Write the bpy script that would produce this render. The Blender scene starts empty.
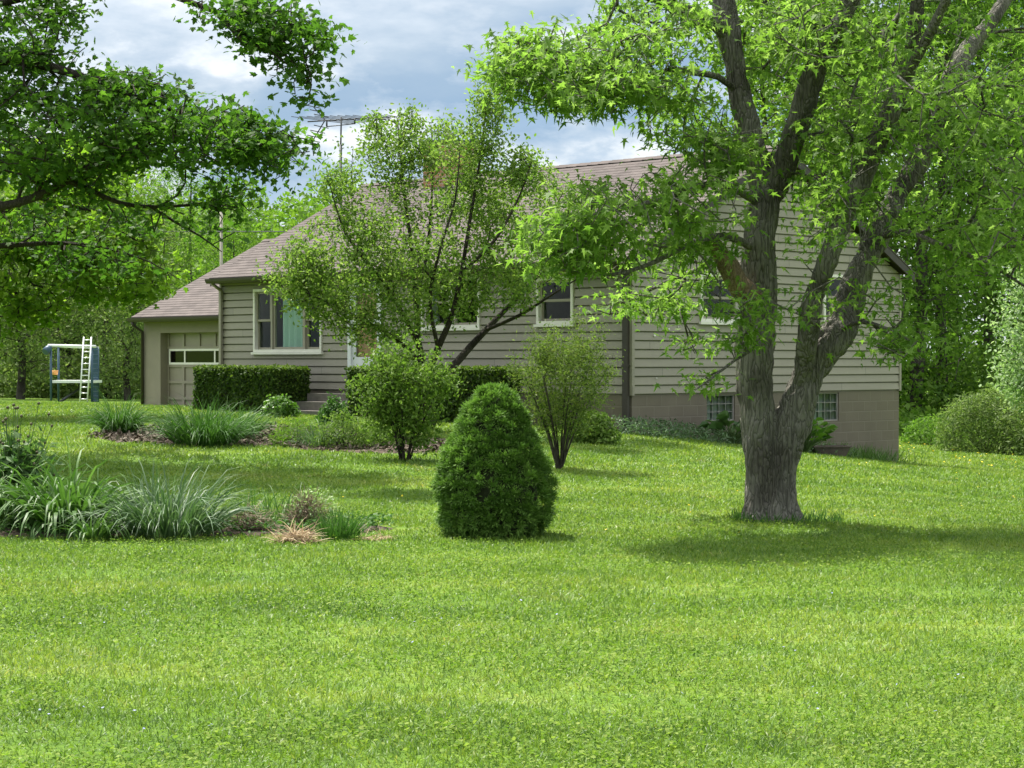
import bpy, math, random
import numpy as np
from mathutils import Vector, noise as mnoise
random.seed(7)
RNG = np.random.default_rng(7)
D = bpy.data
SC = bpy.context.scene
COL = SC.collection
R = math.radians
F = 2000.0            # focal length in pixels of the 1024 px wide frame
HZ = 361.0            # horizon row
EYE = 1.6

# ------------------------------------------------------------------ camera
cam_d = D.cameras.new('camera'); cam_d.sensor_width = 36.0; cam_d.lens = F / 1024 * 36.0
cam_d.clip_start = 0.1; cam_d.clip_end = 3000
cam = D.objects.new('camera', cam_d); COL.objects.link(cam)
cam.location = (0, 0, EYE); cam.rotation_euler = (math.pi / 2 - math.atan((384 - HZ) / F), 0, 0)
SC.camera = cam

# ------------------------------------------------------------------ sun, sky, exposure
SUN_EL, SUN_AZ = R(61), math.atan2(-0.62, 0.78)       # azimuth clockwise from +Y
S = Vector((math.sin(SUN_AZ) * math.cos(SUN_EL), math.cos(SUN_AZ) * math.cos(SUN_EL), math.sin(SUN_EL)))
sun_d = D.lights.new('sun', 'SUN'); sun_d.energy = 4.5; sun_d.angle = R(0.8); sun_d.color = (1.0, 0.95, 0.86)
sun = D.objects.new('sun', sun_d); COL.objects.link(sun)
sun.rotation_euler = S.to_track_quat('Z', 'Y').to_euler(); sun.location = (-30, 40, 60)
SC.view_settings.view_transform = 'Standard'; SC.view_settings.look = 'None'
SC.view_settings.gamma = 1.0; SC.view_settings.exposure = 1.22
SC.view_settings.use_curve_mapping = False
SC.render.engine = 'CYCLES'
SC.cycles.max_bounces = 8; SC.cycles.diffuse_bounces = 4; SC.cycles.transparent_max_bounces = 12
SC.cycles.transmission_bounces = 5; SC.cycles.use_denoising = True
SC.cycles.caustics_reflective = False; SC.cycles.caustics_refractive = False

class N:
    """small node-tree helper"""
    def __init__(s, tree): s.t = tree; s.n = tree.nodes; s.l = tree.links
    def add(s, typ, **kw):
        n = s.n.new(typ)
        for k, v in kw.items():
            if k.startswith('i_'):
                key = k[2:]
                n.inputs[int(key) if key.isdigit() else key.replace('_', ' ')].default_value = v
            else: setattr(n, k, v)
        return n
    def link(s, a, b): s.l.new(a, b)
    def ramp(s, fac, stops, interp='LINEAR'):
        r = s.add('ShaderNodeValToRGB'); r.color_ramp.interpolation = interp
        e = r.color_ramp.elements
        while len(e) < len(stops): e.new(0.5)
        for k, (p, c) in enumerate(stops):
            e[k].position = p; e[k].color = (*c, 1) if len(c) == 3 else c
        if fac is not None: s.link(fac, r.inputs[0])
        return r.outputs[0]
    def math(s, op, a, b=None, clamp=False):
        m = s.add('ShaderNodeMath', operation=op); m.use_clamp = clamp
        for k, v in enumerate((a, b)):
            if v is None: continue
            if isinstance(v, (int, float)): m.inputs[k].default_value = v
            else: s.link(v, m.inputs[k])
        return m.outputs[0]
    def mix(s, fac, a, b, mode='MIX'):
        m = s.add('ShaderNodeMix', data_type='RGBA', blend_type=mode)
        for k, v in ((0, fac), (6, a), (7, b)):
            if isinstance(v, (int, float)): m.inputs[k].default_value = v
            elif isinstance(v, tuple): m.inputs[k].default_value = (*v, 1)
            else: s.link(v, m.inputs[k])
        return m.outputs[2]
    def noise(s, vec, scale, detail=4, rough=0.55):
        n = s.add('ShaderNodeTexNoise'); n.inputs['Scale'].default_value = scale
        n.inputs['Detail'].default_value = detail; n.inputs['Roughness'].default_value = rough
        if vec is not None: s.link(vec, n.inputs['Vector'])
        return n.outputs['Fac']
    def mapping(s, vec, scale=(1, 1, 1), loc=(0, 0, 0)):
        m = s.add('ShaderNodeMapping'); m.inputs['Scale'].default_value = scale; m.inputs['Location'].default_value = loc
        s.link(vec, m.inputs['Vector']); return m.outputs[0]

world = D.worlds.new('World'); SC.world = world; world.use_nodes = True
w = N(world.node_tree); w.n.clear()
wo = w.add('ShaderNodeOutputWorld')
sky = w.add('ShaderNodeTexSky', sky_type='NISHITA', sun_disc=False, sun_elevation=SUN_EL, sun_rotation=SUN_AZ,
            air_density=1.0, dust_density=1.2, ozone_density=1.2)
bg1 = w.add('ShaderNodeBackground'); bg1.inputs['Strength'].default_value = 0.10
w.link(sky.outputs[0], bg1.inputs['Color'])
tc = w.add('ShaderNodeTexCoord'); dirv = tc.outputs['Generated']
sx = w.add('ShaderNodeSeparateXYZ'); w.link(dirv, sx.inputs[0])
n1 = w.noise(w.mapping(dirv, (7, 7, 22), (3.1, 0, 1.4)), 1.0, 6, 0.55)
n2 = w.noise(w.mapping(dirv, (18, 18, 46), (0.3, 0, 2.2)), 1.0, 5, 0.6)
warp = w.math('ADD', w.math('MULTIPLY', w.math('SUBTRACT', n1, 0.5), 0.15), w.math('MULTIPLY', w.math('SUBTRACT', n2, 0.5), 0.05))
side = w.math('MULTIPLY', sx.outputs[0], -0.18)        # the clouds hang lower towards the left
elev = w.math('ADD', w.math('ADD', sx.outputs[2], warp), side)
cloudc = w.ramp(elev, [(0.0, (0.36, 0.39, 0.42)), (0.078, (0.36, 0.40, 0.43)), (0.094, (0.140, 0.205, 0.295)), (0.125, (0.108, 0.168, 0.248)),
                       (0.155, (0.135, 0.190, 0.260)), (0.180, (0.21, 0.255, 0.305)), (0.215, (0.37, 0.395, 0.42)), (0.42, (0.82, 0.85, 0.88)), (1.0, (1.02, 1.06, 1.10))])
n3 = w.noise(w.mapping(dirv, (13, 13, 30), (5.3, 1.0, 0.4)), 1.0, 7, 0.58)
cl = w.mix(w.ramp(n3, [(0.46, (0, 0, 0)), (0.56, (0.35, 0.35, 0.35)), (0.65, (1, 1, 1))]), cloudc, (0.43, 0.44, 0.45))
bg2 = w.add('ShaderNodeBackground'); bg2.inputs['Strength'].default_value = 1.0; w.link(cl, bg2.inputs['Color'])
mx = w.add('ShaderNodeMixShader'); mx.inputs[0].default_value = 0.86
w.link(bg1.outputs[0], mx.inputs[1]); w.link(bg2.outputs[0], mx.inputs[2]); w.link(mx.outputs[0], wo.inputs['Surface'])

# ------------------------------------------------------------------ materials
def new_mat(name):
    m = D.materials.new(name); m.use_nodes = True; t = N(m.node_tree); t.n.clear()
    return m, t, t.add('ShaderNodeOutputMaterial')

def leaf_mat(name, cols, trans=0.38, rough=0.55, spec=0.2, tmul=(1.25, 1.42, 0.80)):
    m, t, o = new_mat(name)
    if cols[0][1] > cols[0][0] and trans > .2: cols = [(r * 1.02, g * 1.0, b * 1.12) for r, g, b in cols]
    at = t.add('ShaderNodeAttribute', attribute_name='rnd')
    c = t.ramp(at.outputs['Fac'], [(k / (len(cols) - 1), c) for k, c in enumerate(cols)])
    p = t.add('ShaderNodeBsdfPrincipled'); p.inputs['Roughness'].default_value = rough
    p.inputs['Specular IOR Level'].default_value = spec; t.link(c, p.inputs['Base Color'])
    tr = t.add('ShaderNodeBsdfTranslucent'); t.link(t.mix(1.0, c, tmul, 'MULTIPLY'), tr.inputs['Color'])
    mi = t.add('ShaderNodeMixShader'); mi.inputs[0].default_value = trans
    t.link(p.outputs[0], mi.inputs[1]); t.link(tr.outputs[0], mi.inputs[2]); t.link(mi.outputs[0], o.inputs['Surface'])
    return m

def solid(name, col, rough=0.6, var=0.15, scale=6.0, bump=0.0, bscale=40, spec=0.4, metal=0.0, stretch=(1, 1, 1)):
    m, t, o = new_mat(name)
    tcn = t.add('ShaderNodeTexCoord'); v = t.mapping(tcn.outputs['Object'], stretch)
    n = t.noise(v, scale, 5, 0.6)
    c = t.ramp(n, [(0.25, tuple(x * (1 - var) for x in col)), (0.75, tuple(min(1, x * (1 + var)) for x in col))])
    p = t.add('ShaderNodeBsdfPrincipled'); p.inputs['Roughness'].default_value = rough; p.inputs['Metallic'].default_value = metal
    p.inputs['Specular IOR Level'].default_value = spec; t.link(c, p.inputs['Base Color'])
    if bump:
        b = t.add('ShaderNodeBump'); b.inputs['Strength'].default_value = bump; b.inputs['Distance'].default_value = 0.01
        t.link(t.noise(v, bscale, 4), b.inputs['Height']); t.link(b.outputs[0], p.inputs['Normal'])
    t.link(p.outputs[0], o.inputs['Surface']); return m

def bark_mat(name, dark, light, scale=9.0, stretch=0.22, depth=0.02):
    m, t, o = new_mat(name)
    tcn = t.add('ShaderNodeTexCoord'); v = t.mapping(tcn.outputs['Object'], (1, 1, stretch))
    vo = t.add('ShaderNodeTexVoronoi', feature='DISTANCE_TO_EDGE'); vo.inputs['Scale'].default_value = scale * 3.4
    warp = t.add('ShaderNodeTexNoise'); warp.inputs['Scale'].default_value = scale; warp.inputs['Detail'].default_value = 5
    t.link(v, warp.inputs['Vector'])
    vm = t.add('ShaderNodeVectorMath', operation='MULTIPLY_ADD'); t.link(warp.outputs['Color'], vm.inputs[0])
    vm.inputs[1].default_value = (0.16, 0.16, 0.10); t.link(v, vm.inputs[2]); t.link(vm.outputs[0], vo.inputs['Vector'])
    n = t.noise(v, scale * 5, 6, 0.7)
    h = t.math('MULTIPLY', t.math('ADD', t.math('MULTIPLY', vo.outputs['Distance'], 3.2, True), 0.15), t.math('ADD', t.math('MULTIPLY', n, 1.1), 0.15))
    c = t.ramp(h, [(0.16, dark), (0.48, tuple(0.55 * a + 0.45 * b for a, b in zip(dark, light))), (0.85, light)])
    big = t.noise(tcn.outputs['Object'], 2.0, 3)
    c = t.ramp(h, [(0.0, dark), (0.14, tuple(0.6 * a + 0.4 * b for a, b in zip(dark, light))), (0.30, light)])
    c = t.mix(1.0, c, t.ramp(big, [(0.38, (0.50, 0.47, 0.45)), (0.56, (1.08, 1.06, 1.02))]), 'MULTIPLY')
    c = t.mix(t.ramp(t.noise(t.mapping(tcn.outputs['Object'], (1, 1, .5)), 16, 6, .7), [(.60, (0, 0, 0)), (.70, (.45, .45, .45))]), c, tuple(min(.4, 1.7 * x) for x in light))
    c = t.mix(t.math('MULTIPLY', big, 0.2), c, tuple(x * y for x, y in zip(light, (0.75, 0.8, 0.62))))
    p = t.add('ShaderNodeBsdfPrincipled'); p.inputs['Roughness'].default_value = 0.9; p.inputs['Specular IOR Level'].default_value = 0.2
    t.link(c, p.inputs['Base Color'])
    b = t.add('ShaderNodeBump'); b.inputs['Strength'].default_value = 1.0; b.inputs['Distance'].default_value = depth
    t.link(h, b.inputs['Height']); t.link(b.outputs[0], p.inputs['Normal'])
    t.link(p.outputs[0], o.inputs['Surface']); return m

def brick_mat(name, c1, c2, mortar, bw, rh, msize, rough=0.85, bump=0.6, noise_var=0.25, offset=0.5):
    m, t, o = new_mat(name)
    uv = t.add('ShaderNodeUVMap', uv_map='uv')
    br = t.add('ShaderNodeTexBrick', offset=offset); t.link(uv.outputs[0], br.inputs['Vector'])
    br.inputs['Color1'].default_value = (*c1, 1); br.inputs['Color2'].default_value = (*c2, 1); br.inputs['Mortar'].default_value = (*mortar, 1)
    br.inputs['Scale'].default_value = 1.0; br.inputs['Brick Width'].default_value = bw; br.inputs['Row Height'].default_value = rh
    br.inputs['Mortar Size'].default_value = msize; br.inputs['Mortar Smooth'].default_value = 0.3
    n = t.noise(uv.outputs[0], 1.3, 6, 0.65); nf = t.noise(uv.outputs[0], 60, 3)
    c = t.mix(noise_var, br.outputs['Color'], t.ramp(n, [(0.3, tuple(x * 0.55 for x in c1)), (0.7, tuple(min(1, x * 1.35) for x in c2))]))
    p = t.add('ShaderNodeBsdfPrincipled'); p.inputs['Roughness'].default_value = rough; p.inputs['Specular IOR Level'].default_value = 0.25
    t.link(c, p.inputs['Base Color'])
    b = t.add('ShaderNodeBump'); b.inputs['Strength'].default_value = bump; b.inputs['Distance'].default_value = 0.008
    t.link(t.math('ADD', t.math('MULTIPLY', br.outputs['Fac'], -0.8), t.math('MULTIPLY', nf, 0.35)), b.inputs['Height'])
    t.link(b.outputs[0], p.inputs['Normal']); t.link(p.outputs[0], o.inputs['Surface']); return m

def glass_mat(name, tint=(0.9, 0.95, 0.93), base=0.0):
    m, t, o = new_mat(name)
    tr = t.add('ShaderNodeBsdfTransparent'); tr.inputs[0].default_value = (*tint, 1)
    gl = t.add('ShaderNodeBsdfGlossy'); gl.inputs['Roughness'].default_value = 0.02
    lw = t.add('ShaderNodeLayerWeight'); lw.inputs[0].default_value = 0.5
    f = t.math('ADD', t.math('MULTIPLY', t.math('POWER', lw.outputs['Facing'], 4.0), 0.55), base + 0.014, True)
    mi = t.add('ShaderNodeMixShader'); t.link(f, mi.inputs[0]); t.link(tr.outputs[0], mi.inputs[1]); t.link(gl.outputs[0], mi.inputs[2])
    t.link(mi.outputs[0], o.inputs['Surface']); return m

def siding_mat():
    m, t, o = new_mat('siding_paint')
    tcn = t.add('ShaderNodeTexCoord')
    v = t.mapping(tcn.outputs['Object'], (0.5, 0.5, 6)); n = t.noise(v, 1.2, 5, 0.6)
    streak = t.noise(t.mapping(tcn.outputs['Object'], (9, 9, 0.5)), 1.0, 4)
    c = t.ramp(n, [(0.3, (0.240, 0.220, 0.174)), (0.7, (0.282, 0.260, 0.208))])
    sp = t.add('ShaderNodeSeparateXYZ'); t.link(tcn.outputs['Object'], sp.inputs[0])
    bd = t.math('FLOOR', t.math('DIVIDE', t.math('SUBTRACT', sp.outputs[2], 1.0), 0.1575)); al_ = t.math('FLOOR', t.math('ADD', t.math('DIVIDE', t.math('ADD', sp.outputs[0], sp.outputs[1]), 3.1), t.math('MULTIPLY', bd, 0.37)))
    cb = t.add('ShaderNodeCombineXYZ'); t.link(bd, cb.inputs[0]); t.link(al_, cb.inputs[1]); wn = t.add('ShaderNodeTexWhiteNoise', noise_dimensions='2D'); t.link(cb.outputs[0], wn.inputs['Vector'])
    c = t.mix(1.0, c, t.ramp(wn.outputs['Value'], [(0, (0.93, 0.93, 0.94)), (1, (1.05, 1.04, 1.02))]), 'MULTIPLY')
    fr = t.math('FRACT', t.math('ADD', t.math('DIVIDE', t.math('ADD', sp.outputs[0], sp.outputs[1]), 3.1), t.math('MULTIPLY', bd, 0.37)))
    c = t.mix(t.math('MULTIPLY', t.math('LESS_THAN', fr, 0.005), 0.55), c, (0.05, 0.045, 0.035))      # butt joints
    c = t.mix(t.math('MULTIPLY', streak, 0.4), c, (0.195, 0.178, 0.136))
    p = t.add('ShaderNodeBsdfPrincipled'); p.inputs['Roughness'].default_value = 0.6; t.link(c, p.inputs['Base Color'])
    t.link(p.outputs[0], o.inputs['Surface']); return m

def lawn_mat(name, blade):
    m, t, o = new_mat(name)
    geo = t.add('ShaderNodeNewGeometry'); pos = geo.outputs['Position']
    big = t.noise(t.mapping(pos, (0.35, 1.1, 1)), 0.6, 4, 0.6)
    mid = t.noise(pos, 2.6, 4, 0.6)
    patch = t.math('ADD', t.math('MULTIPLY', big, 0.6), t.math('MULTIPLY', mid, 0.4))
    c = t.ramp(patch, [(0.34, (0.074, 0.150, 0.019)), (0.5, (0.127, 0.222, 0.030)), (0.66, (0.210, 0.292, 0.054))])
    dry = t.noise(t.mapping(pos, (1, 1, 1), (9, 4, 0)), 1.1, 6, 0.7)
    c = t.mix(t.ramp(dry, [(0.60, (0, 0, 0)), (0.72, (0.45, 0.45, 0.45))]), c, (0.25, 0.235, 0.075))
    if blade:
        at = t.add('ShaderNodeAttribute', attribute_name='rnd')
        v = t.ramp(at.outputs['Fac'], [(0, (0.62, 0.72, 0.7)), (0.5, (1, 1, 1)), (0.88, (1.2, 1.12, 1.15)), (0.96, (1.4, 1.15, 1.5)), (1, (1.8, 1.2, 2.8))])
        c = t.mix(1.0, c, v, 'MULTIPLY')
        p = t.add('ShaderNodeBsdfPrincipled'); p.inputs['Roughness'].default_value = 0.5; p.inputs['Specular IOR Level'].default_value = 0.3
        t.link(c, p.inputs['Base Color'])
        tr = t.add('ShaderNodeBsdfTranslucent'); t.link(t.mix(1.0, c, (1.3, 1.25, 0.7), 'MULTIPLY'), tr.inputs['Color'])
        mi = t.add('ShaderNodeMixShader'); mi.inputs[0].default_value = 0.4
        t.link(p.outputs[0], mi.inputs[1]); t.link(tr.outputs[0], mi.inputs[2]); t.link(mi.outputs[0], o.inputs['Surface'])
    else:
        fine = t.noise(pos, 30, 4, 0.7)
        c = t.mix(1.0, c, t.ramp(fine, [(0.3, (0.55, 0.6, 0.6)), (0.7, (1.15, 1.1, 1.0))]), 'MULTIPLY')
        p = t.add('ShaderNodeBsdfPrincipled'); p.inputs['Roughness'].default_value = 0.9; p.inputs['Specular IOR Level'].default_value = 0.1
        t.link(c, p.inputs['Base Color'])
        b = t.add('ShaderNodeBump'); b.inputs['Strength'].default_value = 0.8; b.inputs['Distance'].default_value = 0.04
        t.link(fine, b.inputs['Height']); t.link(b.outputs[0], p.inputs['Normal']); t.link(p.outputs[0], o.inputs['Surface'])
    return m

M = dict(
    siding=siding_mat(),
    stucco=solid('garage_paint', (0.215, 0.19, 0.143), 0.8, 0.08, 3, 0.3, 60),
    door_taupe=solid('garage_door_paint', (0.235, 0.21, 0.16), 0.55, 0.06, 3),
    block=brick_mat('painted_block', (0.135, 0.116, 0.086), (0.15, 0.13, 0.098), (0.175, 0.153, 0.118), 0.4, 0.2, 0.012, 0.8, 0.6, 0.2),
    shingle=brick_mat('asphalt_shingle', (0.078, 0.065, 0.060), (0.122, 0.102, 0.094), (0.05, 0.042, 0.039), 0.3, 0.142, 0.008, 0.95, 0.5, 0.35),
    brick=brick_mat('chimney_brick', (0.28, 0.13, 0.07), (0.34, 0.17, 0.09), (0.35, 0.31, 0.26), 0.2, 0.075, 0.012),
    brown=solid('brown_trim_paint', (0.035, 0.028, 0.024), 0.45, 0.15),
    white=solid('white_trim_paint', (0.66, 0.64, 0.58), 0.5, 0.05),
    sash=solid('taupe_sash_paint', (0.27, 0.245, 0.195), 0.5, 0.06),
    storm=solid('white_storm_door', (0.62, 0.64, 0.66), 0.35, 0.03),
    wood_door=solid('wood_door', (0.42, 0.21, 0.085), 0.5, 0.3, 4, stretch=(6, 6, 0.6)),
    room=solid('room_paint', (0.10, 0.095, 0.085), 0.9, 0.1),
    curtain=solid('aqua_curtain', (0.50, 0.64, 0.57), 0.85, 0.06),
    pale_curtain=solid('pale_curtain', (0.42, 0.42, 0.38), 0.85, 0.06),
    glass=glass_mat('window_glass'),
    gblock=glass_mat('block_glass', (0.70, 0.80, 0.74), 0.0),
    concrete=solid('concrete', (0.28, 0.265, 0.24), 0.9, 0.2, 5, 0.4, 50),
    steel=solid('galvanised_steel', (0.34, 0.35, 0.36), 0.35, 0.15, 8, metal=0.8),
    alu=solid('aluminium', (0.72, 0.73, 0.73), 0.35, 0.06, metal=0.35),
    dark_steel=solid('dark_steel', (0.06, 0.065, 0.07), 0.5, 0.2, metal=0.5),
    blue=solid('blue_plastic', (0.035, 0.075, 0.12), 0.5, 0.2),
    pale_bar=solid('pale_pipe', (0.62, 0.64, 0.62), 0.5, 0.08),
    pole_wood=solid('weathered_pole', (0.33, 0.30, 0.26), 0.9, 0.2, 3, 0.4, 20, stretch=(4, 4, 0.4)),
    tub=solid('weathered_planter', (0.10, 0.082, 0.066), 0.8, 0.3, 6, 0.4),
    soil=solid('bed_soil', (0.075, 0.055, 0.038), 1.0, 0.4, 9, 0.9, 30),
    orange=solid('orange_plastic', (0.65, 0.30, 0.09), 0.5, 0.1),
    chips=leaf_mat('bark_chips', [(0.05, 0.040, 0.03), (0.115, 0.096, 0.072), (0.21, 0.18, 0.145)], 0.0, 0.95, 0.1),
    straw=leaf_mat('dry_straw', [(0.22, 0.15, 0.085), (0.40, 0.30, 0.18), (0.52, 0.42, 0.28)], 0.2, 0.8, 0.2, (1, 1, 1)),
    twigs=leaf_mat('dead_twigs', [(0.10, 0.075, 0.05), (0.22, 0.17, 0.12), (0.30, 0.24, 0.18)], 0.0, 0.9, 0.1),
    maple_bark=bark_mat('silver_maple_bark', (0.011, 0.010, 0.009), (0.195, 0.188, 0.168), 7, .17, .04),
    dead_wood=bark_mat('dead_limb_wood', (0.06, 0.04, 0.028), (0.26, 0.19, 0.14)),
    dark_bark=bark_mat('dark_bark', (0.010, 0.008, 0.007), (0.055, 0.048, 0.040)),
    grey_bark=bark_mat('woodland_bark', (0.015, 0.013, 0.011), (0.070, 0.064, 0.055), 5),
    maple_leaf=leaf_mat('silver_maple_leaf', [(0.080, 0.160, 0.022), (0.120, 0.212, 0.032), (0.160, 0.260, 0.046), (0.22, 0.315, 0.090)], 0.6),
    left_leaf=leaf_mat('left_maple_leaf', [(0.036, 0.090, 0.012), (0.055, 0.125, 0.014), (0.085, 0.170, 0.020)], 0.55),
    fruit_leaf=leaf_mat('fruit_tree_leaf', [(0.066, 0.135, 0.018), (0.11, 0.19, 0.028), (0.16, 0.245, 0.045), (0.22, 0.29, 0.08)], 0.52, 0.5, 0.18),
    wood_leaf=leaf_mat('woodland_leaf', [(0.056, 0.130, 0.014), (0.095, 0.185, 0.020), (0.140, 0.240, 0.032)], 0.5),
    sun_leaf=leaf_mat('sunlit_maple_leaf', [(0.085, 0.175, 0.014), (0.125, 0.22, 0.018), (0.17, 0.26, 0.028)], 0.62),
    lime_leaf=leaf_mat('lime_leaf', [(0.075, 0.16, 0.016), (0.11, 0.205, 0.02), (0.15, 0.24, 0.03)], 0.45),
    pale_leaf=leaf_mat('pale_leaf', [(0.13, 0.23, 0.06), (0.22, 0.33, 0.12), (0.42, 0.50, 0.30)], 0.40),
    brush_leaf=leaf_mat('brush_leaf', [(0.085, 0.145, 0.032), (0.135, 0.20, 0.05), (0.20, 0.26, 0.08)], 0.42),
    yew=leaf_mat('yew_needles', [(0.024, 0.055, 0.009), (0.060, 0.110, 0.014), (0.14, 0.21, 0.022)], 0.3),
    spruce=leaf_mat('dwarf_spruce_needles', [(0.060, 0.130, 0.022), (0.125, 0.235, 0.038), (0.21, 0.34, 0.065)], 0.25, 0.6),
    olive=leaf_mat('olive_leaf', [(0.065, 0.115, 0.018), (0.10, 0.155, 0.026), (0.14, 0.21, 0.04), (0.18, 0.22, 0.05)], 0.42),
    shrub=leaf_mat('fresh_shrub_leaf', [(0.070, 0.140, 0.018), (0.115, 0.195, 0.026), (0.18, 0.265, 0.06)], 0.42),
    lily=leaf_mat('daylily_blade', [(0.045, 0.110, 0.016), (0.065, 0.140, 0.024), (0.085, 0.165, 0.034), (0.10, 0.19, 0.040), (0.12, 0.215, 0.05)], 0.30, 0.5, 0.25),
    iris=leaf_mat('blue_green_blade', [(0.050, 0.105, 0.034), (0.07, 0.13, 0.048), (0.095, 0.160, 0.065), (0.12, 0.19, 0.085), (0.15, 0.225, 0.11)], 0.25, 0.5, 0.3),
    clump=leaf_mat('green_clump_blade', [(0.035, 0.095, 0.015), (0.055, 0.135, 0.022), (0.085, 0.175, 0.034)], 0.3),
    peony=leaf_mat('peony_leaf', [(0.035, 0.088, 0.022), (0.06, 0.125, 0.03), (0.095, 0.165, 0.05)], 0.3, 0.5, 0.2),
    hosta=leaf_mat('hosta_leaf', [(0.05, 0.13, 0.015), (0.09, 0.19, 0.02), (0.13, 0.235, 0.035)], 0.35, 0.35, 0.5),
    green_stem=solid('green_stem', (0.07, 0.12, 0.03), 0.6, 0.2),
    clover=leaf_mat('clover_leaf', [(0.09, 0.17, 0.018), (0.14, 0.225, 0.03), (0.24, 0.31, 0.065)], 0.4, 0.7, 0.12),
    seed=solid('seed_head', (0.07, 0.065, 0.03), 0.8, 0.3),
    yellow=leaf_mat('dandelion_yellow', [(0.70, 0.52, 0.02), (0.8, 0.62, 0.04)], 0.1, tmul=(1, 1, 1)),
    violet=leaf_mat('violet_petal', [(0.25, 0.27, 0.50), (0.42, 0.44, 0.62)], 0.2, tmul=(1, 1, 1)),
    whiteflower=leaf_mat('white_petal', [(0.70, 0.72, 0.68), (0.8, 0.8, 0.76)], 0.2, tmul=(1, 1, 1)),
    lawn=lawn_mat('lawn_ground', False), blade=lawn_mat('grass_blades', True),
)

# ------------------------------------------------------------------ object helpers
def tag(o, label=None, cat=None, group=None, kind=None):
    if label: o['label'] = label
    if cat: o['category'] = cat
    if group: o['group'] = group
    if kind: o['kind'] = kind
    return o

def empty(name, loc, rz=0.0, label=None, cat=None, group=None):
    o = D.objects.new(name, None); COL.objects.link(o); o.location = loc; o.rotation_euler = (0, 0, rz)
    o.empty_display_size = 0.3
    return tag(o, label, cat, group)

def link_mesh(name, me, mat, parent=None):
    o = D.objects.new(name, me); COL.objects.link(o)
    if mat: me.materials.append(mat)
    if parent: o.parent = parent
    return o

def np_mesh(name, verts, counts, loops, rnd=None, smooth=False, uv=None):
    """verts (n,3), counts = loops per face, loops = vertex index per loop"""
    me = D.meshes.new(name); verts = np.asarray(verts, np.float32); counts = np.asarray(counts, np.int32); loops = np.asarray(loops, np.int32)
    me.vertices.add(len(verts)); me.vertices.foreach_set('co', verts.ravel())
    me.loops.add(len(loops)); me.loops.foreach_set('vertex_index', loops)
    st = np.zeros(len(counts), np.int32); st[1:] = np.cumsum(counts)[:-1]
    me.polygons.add(len(counts)); me.polygons.foreach_set('loop_start', st); me.polygons.foreach_set('loop_total', counts)
    me.polygons.foreach_set('use_smooth', np.full(len(counts), smooth, bool))
    if rnd is not None:
        a = me.attributes.new('rnd', 'FLOAT', 'FACE'); a.data.foreach_set('value', np.asarray(rnd, np.float32))
    if uv is not None:
        u = me.uv_layers.new(name='uv'); u.data.foreach_set('uv', np.asarray(uv, np.float32).ravel())
    me.update(calc_edges=True); me.validate(); return me

class MB:
    """collects boxes, polygons, tubes into one mesh"""
    def __init__(s): s.v = []; s.f = []; s.uv = []; s.sm = []
    def poly(s, pts, uv=None, smooth=False):
        b = len(s.v); s.v += [tuple(p) for p in pts]; s.f.append(list(range(b, b + len(pts))))
        s.uv.append(uv or [(0, 0)] * len(pts)); s.sm.append(smooth)
    def box(s, a, b):
        (x0, y0, z0), (x1, y1, z1) = [tuple(min(p, q) for p, q in zip(a, b)), tuple(max(p, q) for p, q in zip(a, b))]
        for q in ([(x0, y0, z0), (x0, y1, z0), (x1, y1, z0), (x1, y0, z0)], [(x0, y0, z1), (x1, y0, z1), (x1, y1, z1), (x0, y1, z1)]):
            s.poly(q, [(p[0], p[1]) for p in q])
        for q in ([(x0, y0, z0), (x1, y0, z0), (x1, y0, z1), (x0, y0, z1)], [(x1, y1, z0), (x0, y1, z0), (x0, y1, z1), (x1, y1, z1)]):
            s.poly(q, [(p[0], p[2]) for p in q])
        for q in ([(x0, y1, z0), (x0, y0, z0), (x0, y0, z1), (x0, y1, z1)], [(x1, y0, z0), (x1, y1, z0), (x1, y1, z1), (x1, y0, z1)]):
            s.poly(q, [(p[1], p[2]) for p in q])
    def tube(s, pts, r, n=8, caps=True):
        pts = [Vector(p) for p in pts]; rs = r if isinstance(r, (list, tuple)) else [r] * len(pts)
        b = len(s.v); up = None
        for k, p in enumerate(pts):
            d = (pts[min(k + 1, len(pts) - 1)] - pts[max(k - 1, 0)]).normalized()
            if up is None: up = Vector((1, 0, 0)) if abs(d.x) < 0.9 else Vector((0, 1, 0))
            u = (up - d * up.dot(d)).normalized(); v = d.cross(u); up = u
            for j in range(n):
                a = 2 * math.pi * j / n; s.v.append(tuple(p + (u * math.cos(a) + v * math.sin(a)) * rs[k]))
        for k in range(len(pts) - 1):
            for j in range(n):
                s.f.append([b + k * n + j, b + k * n + (j + 1) % n, b + (k + 1) * n + (j + 1) % n, b + (k + 1) * n + j])
                s.uv.append([(0, 0)] * 4); s.sm.append(n > 5)
        if caps:
            s.f.append([b + j for j in range(n)][::-1]); s.uv.append([(0, 0)] * n); s.sm.append(False)
            e = b + (len(pts) - 1) * n
            s.f.append([e + j for j in range(n)]); s.uv.append([(0, 0)] * n); s.sm.append(False)
    def build(s, name, mat, parent=None):
        me = D.meshes.new(name); me.from_pydata(s.v, [], s.f)
        me.polygons.foreach_set('use_smooth', s.sm)
        u = me.uv_layers.new(name='uv'); u.data.foreach_set('uv', np.array([c for f in s.uv for c in f], np.float32).ravel())
        me.update(); return link_mesh(name, me, mat, parent)

def box_obj(name, a, b, mat, parent): m = MB(); m.box(a, b); return m.build(name, mat, parent)

def P(x, y, Y):
    """a point of the place at depth Y along the ray of pixel (x, y): used to measure positions off the photograph"""
    return np.array(((x - 512) / F * Y, Y, EYE + (HZ - y) / F * Y))

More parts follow.
